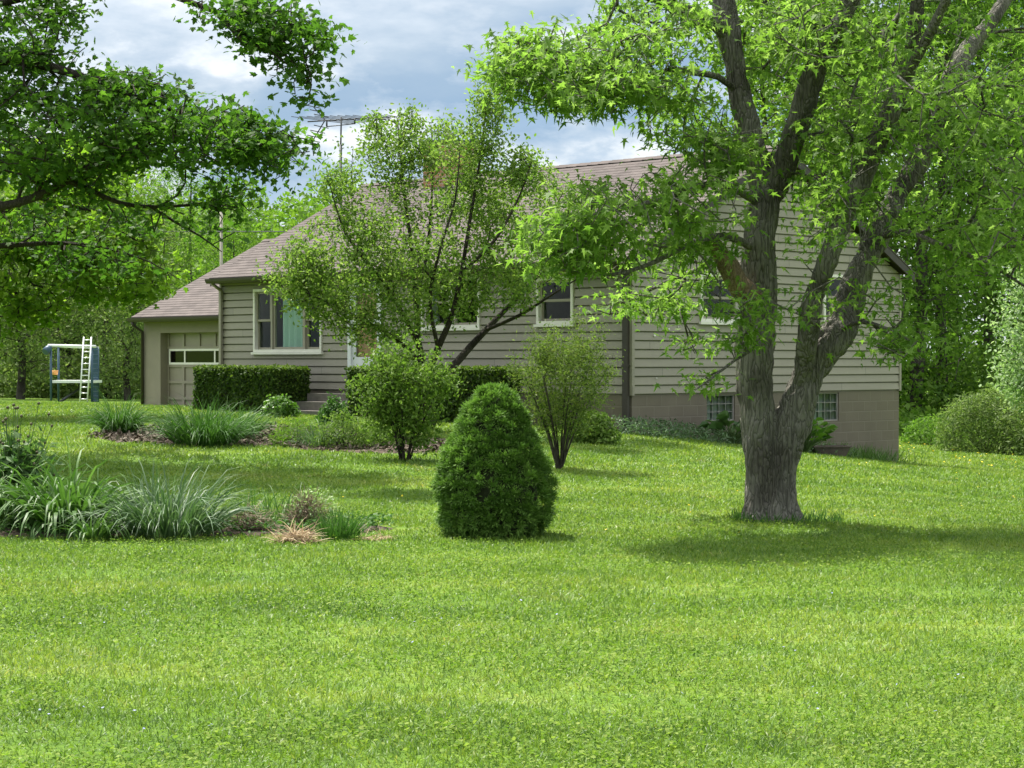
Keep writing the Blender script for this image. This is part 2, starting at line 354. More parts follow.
# ------------------------------------------------------------------ ground
HX, HY, HA = 2.1, 35.0, R(-45)              # house corner nearest the camera and its turn
def to_local(X, Y):
    dx, dy = X - HX, Y - HY; c, s = math.cos(HA), math.sin(HA)
    return dx * c + dy * s, -dx * s + dy * c
GP = np.array([(0, 0, 0), (-4, 8, 0), (4, 8, 0), (0, 14, 0), (-5, 15, 0), (5, 15, -.03), (2.6, 20, 0), (-5, 20, .04), (-.2, 18, 0), (7, 20, -.15),
               (8.5, 28, -.42), (.6, 26.5, .2), (-1.5, 27.3, .25), (2.1, 34.6, .35), (8, 40.8, -.52), (5, 37, -.1), (12, 46, -.74), (14, 56, -.8),
               (22, 70, -.8), (-6, 29, .38), (-2, 32, .42), (-6.3, 43.4, .55), (-3, 39, .5), (0, 36, .42), (-9.6, 51, .45), (-13, 56, .4), (-16, 70, .17),
               (-27, 72, .2), (-12, 35, .4), (-15, 20, .12), (15, 20, -.4), (16, 35, -.7), (0, 62, -.1), (-40, 110, .3), (40, 110, -.5), (0, 110, 0), (-30, 30, .3), (35, 40, -.7),
               (-10, 0, 0), (10, 0, 0), (0, -20, 0), (-30, -10, 0), (30, -10, 0)], float)
def _tps(d): return np.where(d > 1e-9, d * d * np.log(np.maximum(d, 1e-9)), 0)
_n = len(GP); _K = _tps(np.linalg.norm(GP[:, None, :2] - GP[None, :, :2], axis=2)) + np.eye(_n) * 4.0
_A = np.zeros((_n + 3, _n + 3)); _A[:_n, :_n] = _K; _A[:_n, _n] = 1; _A[:_n, _n + 1:] = GP[:, :2]; _A[_n:, :_n] = _A[:_n, _n:].T
_W = np.linalg.solve(_A, np.concatenate([GP[:, 2], np.zeros(3)]))
def sstep(a, b, x): t = np.clip((x - a) / (b - a), 0, 1); return t * t * (3 - 2 * t)
def ground(X, Y):
    X = np.atleast_1d(np.asarray(X, float)); Y = np.atleast_1d(np.asarray(Y, float)); sh = X.shape
    X = X.ravel(); Y = Y.ravel(); out = np.empty(len(X))
    for k in range(0, len(X), 60000):
        x, y = X[k:k + 60000], Y[k:k + 60000]
        d = np.hypot(x[:, None] - GP[None, :, 0], y[:, None] - GP[None, :, 1])
        z = _tps(d) @ _W[:_n] + _W[_n] + x * _W[_n + 1] + y * _W[_n + 2]
        far = sstep(70, 115, np.hypot(x, y - 35))
        z = z * (1 - far)
        z += sstep(95, 170, y) * 7.0 * sstep(30, -20, x)       # the wooded rise far behind on the left
        z += 0.012 * np.sin(x * 1.9 + 0.6 * y) * np.sin(y * 1.3 - 0.4 * x)
        out[k:k + 60000] = z
    return out.reshape(sh)
def G(X, Y): return float(ground(X, Y)[0])

def axis(lo, hi, nlo, nhi, step):
    core = np.arange(nlo, nhi + step / 2, step)
    a = nlo - np.geomspace(step, nlo - lo, 18)[::-1]; b = nhi + np.geomspace(step, hi - nhi, 18)
    return np.concatenate([a, core, b])
gx = axis(-900, 900, -26, 26, 0.5); gy = axis(-300, 1500, 0, 90, 0.5)
XX, YY = np.meshgrid(gx, gy); ZZ = ground(XX, YY)
nx, ny = len(gx), len(gy); ii = np.arange(nx * ny).reshape(ny, nx)
q = np.stack([ii[:-1, :-1], ii[:-1, 1:], ii[1:, 1:], ii[1:, :-1]], -1).reshape(-1, 4)
go = link_mesh('ground', np_mesh('ground', np.stack([XX, YY, ZZ], -1).reshape(-1, 3), np.full(len(q), 4), q.ravel(), smooth=True), M['lawn'])
tag(go, kind='structure')

BEDS = [(-4.5, 31.2, 2.0, 2.3), (-1.9, 29.4, 1.5, 1.2), (-3.6, 18.8, 2.5, 0.9)]
def in_bed(X, Y, grow=0.0):
    m = np.zeros(X.shape, bool)
    for cx, cy, rx, ry in BEDS: m |= ((X - cx) / (rx + grow)) ** 2 + ((Y - cy) / (ry + grow)) ** 2 < 1 + 0.15 * np.sin(X * 5 + Y * 3)
    return m
for k, (cx, cy, rx, ry) in enumerate(BEDS):
    n = 40; ring = []; vs = [(cx, cy)]
    for j in range(n):
        a = 2 * math.pi * j / n; rr = 1 + 0.05 * math.sin(3 * a + k) + 0.03 * math.sin(7 * a)
        ring.append((cx + rx * rr * math.cos(a), cy + ry * rr * math.sin(a)))
    rows = []
    for t in np.linspace(0.1, 1, 9): rows.append([(cx + (x - cx) * t, cy + (y - cy) * t) for x, y in ring])
    pts = np.array([(cx, cy)] + [p for r_ in rows for p in r_]); zz = ground(pts[:, 0], pts[:, 1]) + 0.025
    zz[-n:] -= 0.05
    fs = [[0, 1 + j, 1 + (j + 1) % n] for j in range(n)]
    for r_ in range(8):
        for j in range(n):
            a0 = 1 + r_ * n; fs.append([a0 + j, a0 + n + j, a0 + n + (j + 1) % n, a0 + (j + 1) % n])
    me = D.meshes.new('soil'); me.from_pydata([(x, y, z) for (x, y), z in zip(pts, zz)], [], fs); me.update()
    tag(link_mesh('soil', me, M['soil']), kind='structure')

# ------------------------------------------------------------------ the house
house = empty('house', (HX, HY, 0), HA, 'low taupe clapboard house with brown shingle roof and attached garage', 'house')
FL, GD = 11.87, 8.19                         # front length, gable depth
Z0, ZE = 1.0, 3.29                           # bottom of the siding, soffit
RIDGE, SL = 5.67, 0.512
COURSE = 0.1575
def fx(x): u = (x - 512) / F; return (HY * u - HX) / (0.70711 * (1 + u))           # pixel column -> place along the front wall
def sx_at(x, yl): u = (x - 512) / F; k = .70711 * yl; return (u * (HY + k) - HX - k) / (0.70711 * (1 + u))   # the same in the plane yl behind (+) or before (-) the front wall
def fz(y, s): return EYE + (HZ - y) / F * (HY - 0.70711 * s)
def gt(x): u = (x - 512) / F; return (HY * u - HX) / (0.70711 * (1 - u))           # same along the gable wall
def gz(y, t): return EYE + (HZ - y) / F * (HY + 0.70711 * t)

def siding(name, length, place, z0, top, openings, parent, lohi=None):
    """lapped clapboards with a shadow gap under each course; place(s, out, z) -> local point"""
    mb = MB(); gap = 0.026
    nC = int(math.ceil((top - z0) / COURSE))
    for c in range(nC):
        cb = z0 + c * COURSE; ct = min(cb + COURSE, top)
        if lohi:
            if lohi(cb)[0] >= lohi(cb)[1]: break
        cuts = sorted({cb, min(cb + gap, ct), ct} | {z for o in openings for z in (o[2], o[3]) if cb < z < ct})
        for za, zb in zip(cuts[:-1], cuts[1:]):
            if zb - za < 1e-5: continue
            zm = (za + zb) / 2; groove = zm < cb + gap
            off = (lambda z: -0.03) if groove else (lambda z: 0.034 - 0.024 * (z - cb) / COURSE)
            spans = [(0.0, length)]
            for a, b, lo, hi in openings:
                if lo < zm < hi:
                    ns = []
                    for p, q_ in spans:
                        if b <= p or a >= q_: ns.append((p, q_)); continue
                        if a > p: ns.append((p, a))
                        if b < q_: ns.append((b, q_))
                    spans = ns
            for p, q_ in spans:
                pa, qa, pb, qb = p, q_, p, q_
                if lohi:
                    l0, h0 = lohi(za); l1, h1 = lohi(zb)
                    pa, qa, pb, qb = max(p, l0), min(q_, h0), max(p, l1), min(q_, h1)
                    if qa <= pa: continue
                    if qb < pb: pb = qb = (pb + qb) / 2
                mb.poly([place(pa, off(za), za), place(qa, off(za), za), place(qb, off(zb), zb), place(pb, off(zb), zb)])
                if not groove and abs(za - (cb + gap)) < 1e-6:
                    mb.poly([place(pa, -0.03, za), place(qa, -0.03, za), place(qa, off(za), za), place(pa, off(za), za)])
    return mb.build(name, M['siding'], parent)

fplace = lambda s, o, z: (s - FL, -o, z)
gplace = lambda t, o, z: (o, t, z)
bplace = lambda s, o, z: (-s, GD + o, z)
lplace = lambda t, o, z: (-FL - o, GD - t, z)

# windows: (left px, right px, top px, bottom px) of the outer trim, measured on each wall
def fwin(x0, x1, y0, y1): a, b = fx(x0), fx(x1); m = (a + b) / 2; return a, b, fz(y1, m), fz(y0, m)
def gwin(x0, x1, y0, y1): a, b = gt(x0), gt(x1); m = (a + b) / 2; return a, b, gz(y1, m), gz(y0, m)
W_pic = fwin(255, 323, 288, 352); W_mid = fwin(423, 481, 276, 328); W_cor = fwin(538, 574.5, 277, 324)
DOOR = fwin(349.5, 383, 287, 395); DOOR = (DOOR[0], DOOR[1], 1.0, 3.18)
G1 = gwin(699, 739, 274, 322); G2 = gwin(822, 858, 275, 320)
sh = lambda w_: (w_[0] + FL, w_[1] + FL, w_[2], w_[3])
siding('wall', FL, fplace, Z0, ZE, [sh(W_pic), sh(W_mid), sh(W_cor), sh(DOOR)], house)
def rake(z): k = max(0, (z - (ZE - 0.03)) / SL - 0.2); return (k, GD - k)
siding('wall', GD, gplace, Z0, RIDGE - 0.1, [G1, G2], house, rake)
siding('wall', FL, bplace, Z0, ZE, [], house)
siding('wall', GD, lplace, Z0, RIDGE - 0.1, [], house, rake)
# corner boards
for (x, y) in ((0.0, 0.0), (-FL, 0.0), (0.0, GD)):
    sx_ = 1 if x == 0 else -1; sy_ = -1 if y == 0 else 1
    box_obj('corner_board', (x + sx_ * 0.037, y + sy_ * 0.037, Z0 - 0.005), (x - sx_ * 0.03, y - sy_ * 0.03, ZE - 0.002), M['siding'], house)

def add_uv_box(mb, pts, uvs): mb.poly(pts, uvs)
# foundation of painted block with two openings in the gable side
B1 = gwin(707, 735, 394, 421); B2 = gwin(814, 839, 393.5, 421)
def block_wall(name, length, place, z0, z1, openings):
    mb = MB(); cuts = sorted({z0, z1} | {z for o in openings for z in o[2:4]})
    for za, zb in zip(cuts[:-1], cuts[1:]):
        zm = (za + zb) / 2; spans = [(0, length)]
        for a, b, lo, hi in openings:
            if lo < zm < hi: spans = [t for p, q_ in spans for t in ((p, min(a, q_)), (max(b, p), q_)) if t[1] > t[0]]
        for p, q_ in spans:
            mb.poly([place(p, 0, za), place(q_, 0, za), place(q_, 0, zb), place(p, 0, zb)], [(p, za - z1), (q_, za - z1), (q_, zb - z1), (p, zb - z1)])
    for a, b, lo, hi in openings:       # reveals
        for (s0, zA, s1, zB) in ((a, lo, a, hi), (b, hi, b, lo), (a, hi, b, hi), (b, lo, a, lo)):
            mb.poly([place(s0, 0, zA), place(s1, 0, zB), place(s1, -0.12, zB), place(s0, -0.12, zA)], [(0, 0), (.2, 0), (.2, .1), (0, .1)])
    return mb.build(name, M['block'], house)
B1 = (B1[0], B1[1], B1[2], Z0 - 0.02); B2 = (B2[0], B2[1], B2[2], Z0 - 0.02)
block_wall('foundation', FL, fplace, -1.5, Z0 + 0.0, [])
block_wall('foundation', GD, gplace, -1.5, Z0 + 0.0, [B1, B2])
block_wall('foundation', FL, bplace, -1.5, Z0 + 0.0, [])

def frame_mb(place, a, b, lo, hi, wd, o0, o1, sill=0.0):
    """four butted boards round an opening, from out=o0 to out=o1"""
    mb = MB()
    for (s0, s1, z0, z1) in ((a, a + wd, lo, hi), (b - wd, b, lo, hi), (a + wd, b - wd, hi - wd, hi), (a + wd, b - wd, lo, lo + wd)):
        mb.box(place(s0, o0, z0), place(s1, o1, z1))
    if sill: mb.box(place(a - 0.04, o0, lo - 0.05), place(b + 0.04, o1 + sill, lo - 0.001))
    return mb

def room(win, place, a, b, lo, hi, depth=1.3, mat='room'):
    mb = MB(); A = lambda s, o, z: place(s, o, z)
    i, o = -0.09, -depth
    for q_ in ([(a, o, lo), (b, o, lo), (b, o, hi), (a, o, hi)], [(a, i, lo), (a, o, lo), (a, o, hi), (a, i, hi)], [(b, i, lo), (b, o, lo), (b, o, hi), (b, i, hi)],
               [(a, i, lo), (b, i, lo), (b, o, lo), (a, o, lo)], [(a, i, hi), (b, i, hi), (b, o, hi), (a, o, hi)]):
        mb.poly([A(*p) for p in q_])
    return mb.build('room_lining', M[mat], win)

def curtain(win, place, a, b, lo, hi, mat, out=-0.17, pleat=0.20):
    mb = MB(); n = max(8, int((b - a) / pleat * 8)); pr = None
    for k in range(n + 1):
        s = a + (b - a) * k / n; o = out + 0.075 * math.sin(2 * math.pi * (s - a) / pleat) + 0.012 * math.sin(9.1 * s)
        if pr: mb.poly([place(pr[0], pr[1], lo), place(s, o, lo), place(s, o, hi), place(pr[0], pr[1], hi)], smooth=True)
        pr = (s, o)
    return mb.build('curtain', mat, win)

def double_hung(win, place, a, b, lo, hi, rail=0.045, mat='sash'):
    """upper sash outside, lower sash behind it, each with its glass"""
    mid = (lo + hi) / 2
    for (z0, z1, o0, o1) in ((mid - 0.02, hi, -0.035, 0.0), (lo, mid + 0.02, -0.075, -0.04)):
        frame_mb(place, a, b, z0, z1, rail, o0, o1).build('sash', M[mat], win)
        box_obj('pane', place(a + rail, (o0 + o1) / 2 - 0.003, z0 + rail), place(b - rail, (o0 + o1) / 2 + 0.003, z1 - rail), M['glass'], win)

def house_window(W, place, off=0.0, parts=1, curt=None, label=None, mat='sash'):
    a, b, lo, hi = W[0] + off, W[1] + off, W[2], W[3]
    win = frame_mb(place, a, b, lo, hi, 0.055, -0.09, 0.052, 0.03).build('window', M['white'], house)
    if label: win['label'] = label
    a, b, lo, hi = a + .055, b - .055, lo + .055, hi - .055
    if parts == 3:
        w1 = (b - a) * 0.235; mw = 0.06
        double_hung(win, place, a, a + w1, lo, hi); double_hung(win, place, b - w1, b, lo, hi)
        box_obj('mullion', place(a + w1, -0.08, lo), place(a + w1 + mw, 0.02, hi), M['sash'], win); box_obj('mullion', place(b - w1 - mw, -0.08, lo), place(b - w1, 0.02, hi), M['sash'], win)
        c0, c1 = a + w1 + mw, b - w1 - mw
        frame_mb(place, c0, c1, lo, hi, 0.05, -0.06, -0.01).build('sash', M['sash'], win)
        box_obj('pane', place(c0 + .05, -0.04, lo + .05), place(c1 - .05, -0.034, hi - .05), M['glass'], win)
    elif parts == 2:
        mw = 0.08; m_ = (a + b) / 2
        box_obj('mullion', place(m_ - mw / 2, -0.08, lo), place(m_ + mw / 2, 0.03, hi), M['white'], win)
        double_hung(win, place, a, m_ - mw / 2, lo, hi, mat=mat); double_hung(win, place, m_ + mw / 2, b, lo, hi, mat=mat)
    else: double_hung(win, place, a, b, lo, hi, mat=mat)
    room(win, place, a, b, lo, hi)
    for (f0, f1, mt) in (curt or []): curtain(win, place, a + (b - a) * f0, a + (b - a) * f1, lo + 0.01, hi - 0.01, M[mt])
    return win
house_window(W_pic, fplace, FL, 3, [(0.335, 0.745, 'curtain')], 'wide three-part picture window with aqua curtain')
house_window(W_mid, fplace, FL, 2, [(0.0, 0.15, 'pale_curtain')])
house_window(W_cor, fplace, FL, 1, [(0.80, 1.0, 'pale_curtain')])
house_window(G1, gplace, 0, 1); house_window(G2, gplace, 0, 1)
for B_ in (B1, B2):
    a, b, lo, hi = B_
    win = frame_mb(gplace, a, b, lo, hi, 0.022, -0.11, -0.03).build('glass_block_window', M['concrete'], house)
    a, b, lo, hi = a + .022, b - .022, lo + .022, hi - .022; nc, nr = 4, 3
    for i in range(nc):
        for j in range(nr):
            s0, s1 = a + (b - a) * i / nc + .006, a + (b - a) * (i + 1) / nc - .006; z0, z1 = lo + (hi - lo) * j / nr + .006, lo + (hi - lo) * (j + 1) / nr - .006
            mb = MB(); cs, cz = (s0 + s1) / 2, (z0 + z1) / 2; rings = []
            for (k_, o_) in ((1.0, -0.10), (1.0, -0.055), (0.86, -0.04), (0.55, -0.05), (0.0, -0.056)):
                rings.append([gplace(cs + (s - cs) * k_, o_, cz + (z - cz) * k_) for s, z in ((s0, z0), (s1, z0), (s1, z1), (s0, z1))])
            for r0, r1 in zip(rings[:-1], rings[1:]):
                for q_ in range(4): mb.poly([r0[q_], r0[(q_ + 1) % 4], r1[(q_ + 1) % 4], r1[q_]])
            mb.build('glass_block', M['gblock'], win)
    mb = MB()
    for i in range(1, nc): s = a + (b - a) * i / nc; mb.box(gplace(s - .0055, -0.1, lo), gplace(s + .0055, -0.05, hi))
    for j in range(1, nr):
        z = lo + (hi - lo) * j / nr
        for i in range(nc): mb.box(gplace(a + (b - a) * i / nc + .0062, -0.099, z - .0055), gplace(a + (b - a) * (i + 1) / nc - .0062, -0.051, z + .0055))
    mb.build('mortar_joint', M['concrete'], win)
    room(win, gplace, a, b, lo, hi, 0.3, 'pale_curtain')

# front door: white surround, storm door with two lights, wooden door behind
a, b, lo, hi = sh(DOOR)
door = frame_mb(fplace, a, b, lo, hi, 0.10, -0.10, 0.055).build('door', M['storm'], house); door['label'] = 'white storm door before a brown wooden door'
a2, b2, lo2, hi2 = a + .10, b - .10, lo + .10, hi - .10
mb = MB(); rl = 0.09
mb.box(fplace(a2, -0.04, lo2), fplace(a2 + rl, 0.0, hi2)); mb.box(fplace(b2 - rl, -0.04, lo2), fplace(b2, 0.0, hi2))
zm = fz(322, fx(366))
for z0, z1 in ((lo2, fz(357, fx(366))), (zm - 0.03, zm + 0.05), (hi2 - rl, hi2)): mb.box(fplace(a2 + rl, -0.04, z0), fplace(b2 - rl, 0.0, z1))
mb.build('storm_door', M['storm'], door)
box_obj('pane', fplace(a2 + rl, -0.024, fz(357, fx(366))), fplace(b2 - rl, -0.018, hi2 - rl), M['glass'], door)
mb = MB(); mb.box(fplace(a2 + 0.002, -0.12, lo2), fplace(b2 - 0.002, -0.085, hi2 - 0.002))
for z0, z1 in ((lo2 + .15, zm - .15), (zm + .12, hi2 - .2)): mb.box(fplace(a2 + .16, -0.086, z0), fplace(b2 - .16, -0.075, z1))
mb.build('wooden_door', M['wood_door'], door)
mb = MB(); mb.tube([fplace(a2 + .05, 0.0, zm - .12), fplace(a2 + .05, 0.05, zm - .12), fplace(a2 + .05, 0.05, zm - .24), fplace(a2 + .05, 0.0, zm - .24)], 0.009, 6); mb.build('handle', M['dark_steel'], door)

# roof: stepped shingle courses front and back, dark trim
def roof(name, x0, x1, ye, ze, yr, zr, mat, parent, th=0.13):
    mb = MB(); L_ = math.hypot(yr - ye, zr - ze); n = int(L_ / 0.142)
    for side in (0, 1):
        mp = (lambda y: y) if side == 0 else (lambda y: 2 * yr - y)
        pts = []
        for k in range(n + 1):
            t0, t1 = k / n, min(1, (k + 1) / n)
            y0, z0 = ye + (yr - ye) * t0, ze + (zr - ze) * t0; y1, z1 = ye + (yr - ye) * t1, ze + (zr - ze) * t1
            if k < n:
                mb.poly([(x0, mp(y0), z0 + .007), (x1, mp(y0), z0 + .007), (x1, mp(y1), z1), (x0, mp(y1), z1)],
                        [(x0 + 40, t0 * L_), (x1 + 40, t0 * L_), (x1 + 40, t1 * L_), (x0 + 40, t1 * L_)])
                mb.poly([(x0, mp(y0), z0 - (0.02 if k == 0 else 0)), (x1, mp(y0), z0 - (0.02 if k == 0 else 0)), (x1, mp(y0), z0 + .007), (x0, mp(y0), z0 + .007)], [(0, .07)] * 4)
        mb.poly([(x0, mp(ye), ze - .02), (x1, mp(ye), ze - .02), (x1, yr, zr - .02), (x0, yr, zr - .02)], [(0, .07)] * 4)
        for x in (x0, x1): mb.poly([(x, mp(ye), ze - .02), (x, yr, zr - .02), (x, yr, zr + .004), (x, mp(ye), ze + .004)], [(0, .07)] * 4)
    for k in range(int((x1 - x0) / 0.3)):   # ridge caps
        xa = x0 + k * 0.3; xb = min(xa + 0.31, x1)
        for s in (-1, 1):
            mb.poly([(xa, yr, zr + .03), (xb, yr, zr + .022), (xb, yr + s * .14, zr - .05), (xa, yr + s * .14, zr - .042)], [(xa + 40, .03), (xb + 40, .03), (xb + 40, .12), (xa + 40, .12)])
    return mb.build(name, mat, parent)
YE = -0.27; ZEAVE = 3.39; YR = GD / 2
rf = roof('roof', -FL - 0.09, 0.22, YE, ZEAVE, YR, RIDGE, M['shingle'], house)
def rake_boards(x0, x1, ye, ze, yr, zr, dep=0.15):
    mb = MB()
    for s in (0, 1):
        mp = (lambda y: y) if s == 0 else (lambda y: 2 * yr - y)
        A, B = (mp(ye), ze - .021), (yr, zr - .021)
        for f in ([(x0, A), (x0, B)], [(x1, A), (x1, B)]):
            x = f[0][0]; mb.poly([(x, A[0], A[1]), (x, B[0], B[1]), (x, B[0], B[1] - dep), (x, A[0], A[1] - dep)])
        mb.poly([(x0, A[0], A[1] - dep), (x1, A[0], A[1] - dep), (x1, B[0], B[1] - dep), (x0, B[0], B[1] - dep)])
        mb.poly([(x0, A[0], A[1]), (x1, A[0], A[1]), (x1, A[0], A[1] - dep), (x0, A[0], A[1] - dep)])
    return mb.build('rake_board', M['brown'], house)
rake_boards(0.185, 0.215, YE + .02, ZEAVE - .003, YR, RIDGE - .003); rake_boards(-FL - .085, -FL - .055, YE + .02, ZEAVE - .003, YR, RIDGE - .003)
def gutter(x0, x1, y, z):
    mb = MB(); prof = [(0, 0), (0, -0.10), (-0.075, -0.10), (-0.11, -0.05), (-0.12, 0.0), (-0.11, 0.0), (-0.10, -0.045), (-0.07, -0.088), (-0.012, -0.088), (-0.012, 0)]
    for k in range(len(prof)):
        p, q_ = prof[k], prof[(k + 1) % len(prof)]
        mb.poly([(x0, y + p[0], z + p[1]), (x1, y + p[0], z + p[1]), (x1, y + q_[0], z + q_[1]), (x0, y + q_[0], z + q_[1])])
    for x in (x0, x1): mb.poly([(x, y + p[0], z + p[1]) for p in prof])
    return mb.build('gutter', M['brown'], house)
gutter(-FL - .09, .22, YE - .002, ZEAVE - .024)
mb = MB(); mb.box((-FL - .05, YE + .001, ZE - .02), (.18, -0.001, ZE + .0)); mb.box((-FL - .05, YE + .001, ZE + .001), (.18, YE + .025, ZEAVE - .03))
mb.box((-FL - .05, GD + .001, ZE - .02), (.18, GD - YE - .001, ZE)); mb.build('soffit', M['brown'], house)
def downspout(pts, wd=0.075, mat='brown'):
    mb = MB()
    for p, q_ in zip(pts[:-1], pts[1:]):
        if abs(p[2] - q_[2]) > abs(p[1] - q_[1]) : mb.box((p[0] - wd / 2, p[1] - .03, p[2]), (q_[0] + wd / 2, q_[1] + .03, q_[2]))
        else: mb.tube([p, q_], 0.036, 8)
    for z in (1.5, 2.6): mb.box((pts[-1][0] - wd / 2 - .012, pts[-1][1] - .036, z), (pts[-1][0] + wd / 2 + .012, pts[-1][1] + .04, z + .03))
    return mb.build('downspout', M[mat], house)
d1 = downspout([(-0.08, YE - .06, 3.28), (-0.08, -0.075, 3.13), (-0.08, -0.075, 0.36)], 0.12)
mb = MB(); mb.tube([(-0.08, -0.075, 0.30), (-0.08, -0.075, 0.48)], 0.09, 12); mb.tube([(-0.08, -0.075, 0.48), (-0.08, -0.075, 0.53)], 0.11, 12); mb.build('drain_collar', M['brown'], d1)
downspout([(-FL + 0.06, YE - .06, 3.28), (-FL + 0.06, -0.075, 3.13), (-FL + 0.06, -0.075, 0.5)], 0.07, 'sash')
# chimney standing through the roof
cxl, cyl = sx_at(450, YR - .1), YR - .1
mb = MB(); mb.box((cxl - .42, cyl - .42, 5.1), (cxl + .42, cyl + .42, 6.35)); ch = mb.build('chimney', M['brick'], rf)
mb = MB(); mb.box((cxl - .47, cyl - .47, 6.351), (cxl + .47, cyl + .47, 6.43)); mb.tube([(cxl, cyl, 6.43), (cxl, cyl, 6.62)], 0.13, 12); mb.build('chimney_cap', M['dark_steel'], rf)

# attached garage, set back from the front
GY, GX0, GX1 = 2.58, -18.55, -FL - 0.05
def gs(x): u = (x - 512) / F; k = HY + .70711 * GY; return (k * u - (HX + .70711 * GY)) / (0.70711 * (1 + u))
def gyz(y, s): return EYE + (HZ - y) / F * (HY + .70711 * (GY - s))
ga, gb = gs(160.5), gs(222) + 0.05; gtop = gyz(333, ga); GE = gyz(321.5, GX0)
mb = MB()
mb.box((GX0, GY, -.6), (ga, GY + .3, GE)); mb.box((gb, GY, -.6), (GX1, GY + .3, GE)); mb.box((ga + .001, GY + .002, gtop), (gb - .001, GY + .3, GE))
mb.box((GX0 + .002, GY + .301, -.6), (GX0 + .25, GY + 7.8, GE)); mb.box((GX0 + .251, GY + 7.5, -.6), (GX1, GY + 7.8, GE)); mb.build('garage_wall', M['stucco'], house)
mb = MB()
for (x) in (GX0 + .003, GX0 + .12): pass
groof = roof('roof', GX0 - .12, GX1 + .02, GY - .3, GE + .10, GY + 3.9, GE + .10 + 4.2 * .5, M['shingle'], house)
for xx in (GX0 - .115,): rake_boards(xx, xx + .03, GY - .28, GE + .097, GY + 3.9, GE + .097 + 4.2 * .5)
mb = MB(); mb.poly([(GX0 + .02, GY, GE), (GX0 + .02, GY + 7.8, GE), (GX0 + .02, GY + 3.9, GE + 2.0)]); mb.build('gable_panel', M['stucco'], house)
gutter(GX0 - .12, GX1 + .02, GY - .302, GE + .075)
mb = MB(); mb.box((GX0 - .08, GY - .298, GE - .02), (GX1, GY - .002, GE - .001)); mb.build('soffit', M['brown'], house)
gd_ = GY + .22
mb = MB(); mb.box((ga, gd_ + .03, -.4), (gb, gd_ + .07, gtop)); 
zt, zb = gyz(349, ga), gyz(364.5, ga); rowh = (zt - zb) + .03
zs = [gtop, zt + .03, zb - .03]
while zs[-1] > -.3: zs.append(zs[-1] - 0.40)
for z in zs[1:]: mb.box((ga, gd_ - .004, z - .035), (gb, gd_ + .028, z + .035))
ncol = 4
for i in range(ncol + 1):
    s = ga + (gb - ga) * i / ncol; wd = .05
    for k in range(len(zs) - 1):
        if k == 1: continue
        mb.box((max(ga, s - wd), gd_ - .003, zs[k + 1] + .036), (min(gb, s + wd), gd_ + .027, zs[k] - .036))
gdoor = mb.build('garage_door', M['door_taupe'], house)
wa, wb = ga + .06, gb - .06
wf = frame_mb(lambda s, o, z: (s, gd_ - o, z), wa, wb, zb, zt, .05, -.02, .012).build('window', M['white'], gdoor)
for f in (.27, .77): box_obj('muntin', (wa + (wb - wa) * f - .025, gd_ - .011, zb + .051), (wa + (wb - wa) * f + .025, gd_ + .019, zt - .051), M['white'], gdoor)
mb = MB(); mb.box((wa + .05, gd_ + .006, zb + .05), (wb - .05, gd_ + .012, zt - .05)); mb.build('pane', glass_mat('garage_glass', (0.05, 0.06, 0.06), 0.02), gdoor)
xg = GX0 + .02
mb = MB(); mb.tube([(xg, GY - .36, GE - .02), (xg, GY - .33, GE - .1), (xg, GY - .06, GE - .26), (xg, GY - .06, .47)], .042, 8); mb.build('downspout', M['brown'], house)
# concrete steps in front of the door
s0, s1 = fx(334) , fx(392)
mb = MB()
for k, (dp, zt_) in enumerate(((1.3, .62), (1.0, .79), (.7, .95))): mb.box((s0, -dp, .2 + k * .001), (s1, -dp + .31 if k < 2 else -.05, zt_))
mb.build('steps', solid('dark_concrete', (0.12, 0.11, 0.095), 0.95, .3, 5, .4, 40), house)  # mottled concrete in a darker tone than the plain concrete
# chipped white spots on the gable siding
for (x, y, w_, h_) in ((653, 335.5, .07, .045), (667.5, 329, .05, .03), (668, 336, .06, .03), (659, 327, .03, .02), (677, 327, .05, .015), (834, 335, .04, .04), (873, 316, .05, .03), (655, 378, .05, .015)):
    t = gt(x); z = gz(y, t); pts = [(0.041, t + w_ * (math.cos(a_) * random.uniform(.35, .6)), z + h_ * math.sin(a_) * random.uniform(.35, .6)) for a_ in np.linspace(0, 2 * math.pi, 8)[:-1]]
    mb = MB(); pb = [(p[0] - .012, p[1], p[2]) for p in pts]; mb.poly(pts); mb.poly(pb[::-1])
    for k in range(7): mb.poly([pts[k], pb[k], pb[(k + 1) % 7], pts[(k + 1) % 7]])
    mb.build('paint_chip', M['white'], house)

# television aerial on its own mast
ab = P(341, 208, 44.5); az = ab[2]
ant = empty('tv_antenna', (ab[0], ab[1], 3.8), 0, 'old television antenna on thin mast above the house roof', 'antenna')
al = lambda x, y, dY=0.0: tuple(np.array(P(x, y, 44.5 + dY)) - np.array((ab[0], ab[1], 3.8)))
mb = MB(); mb.tube([(0, 0, -1.2), al(341, 145)], .03, 8); mb.tube([al(341, 145), al(341.5, 118)], .018, 8); mb.build('mast', M['dark_steel'], ant)
mb = MB(); mb.tube([al(308, 122, -.5), al(395, 117, .5)], .016, 6); mb.tube([al(326.5, 127), al(355.5, 124)], .012, 6)
for x in (327, 355): mb.tube([al(x, 121.5 if x < 340 else 119), al(x, 126.5 if x < 340 else 124)], .02, 6)
mb.build('boom', M['dark_steel'], ant)
mb = MB()
for k, x in enumerate(np.linspace(322, 394, 13)):
    y = 121.2 - (x - 322) * .058; hl = 1.05 - .055 * k if k < 9 else .35
    c = np.array(al(x, y)); d = np.array((0.55, 0.83, 0.03)); mb.tube([tuple(c - d * hl + (0, 0, .02)), tuple(c + d * hl)], .008, 5)
mb.build('element', M['dark_steel'], ant)
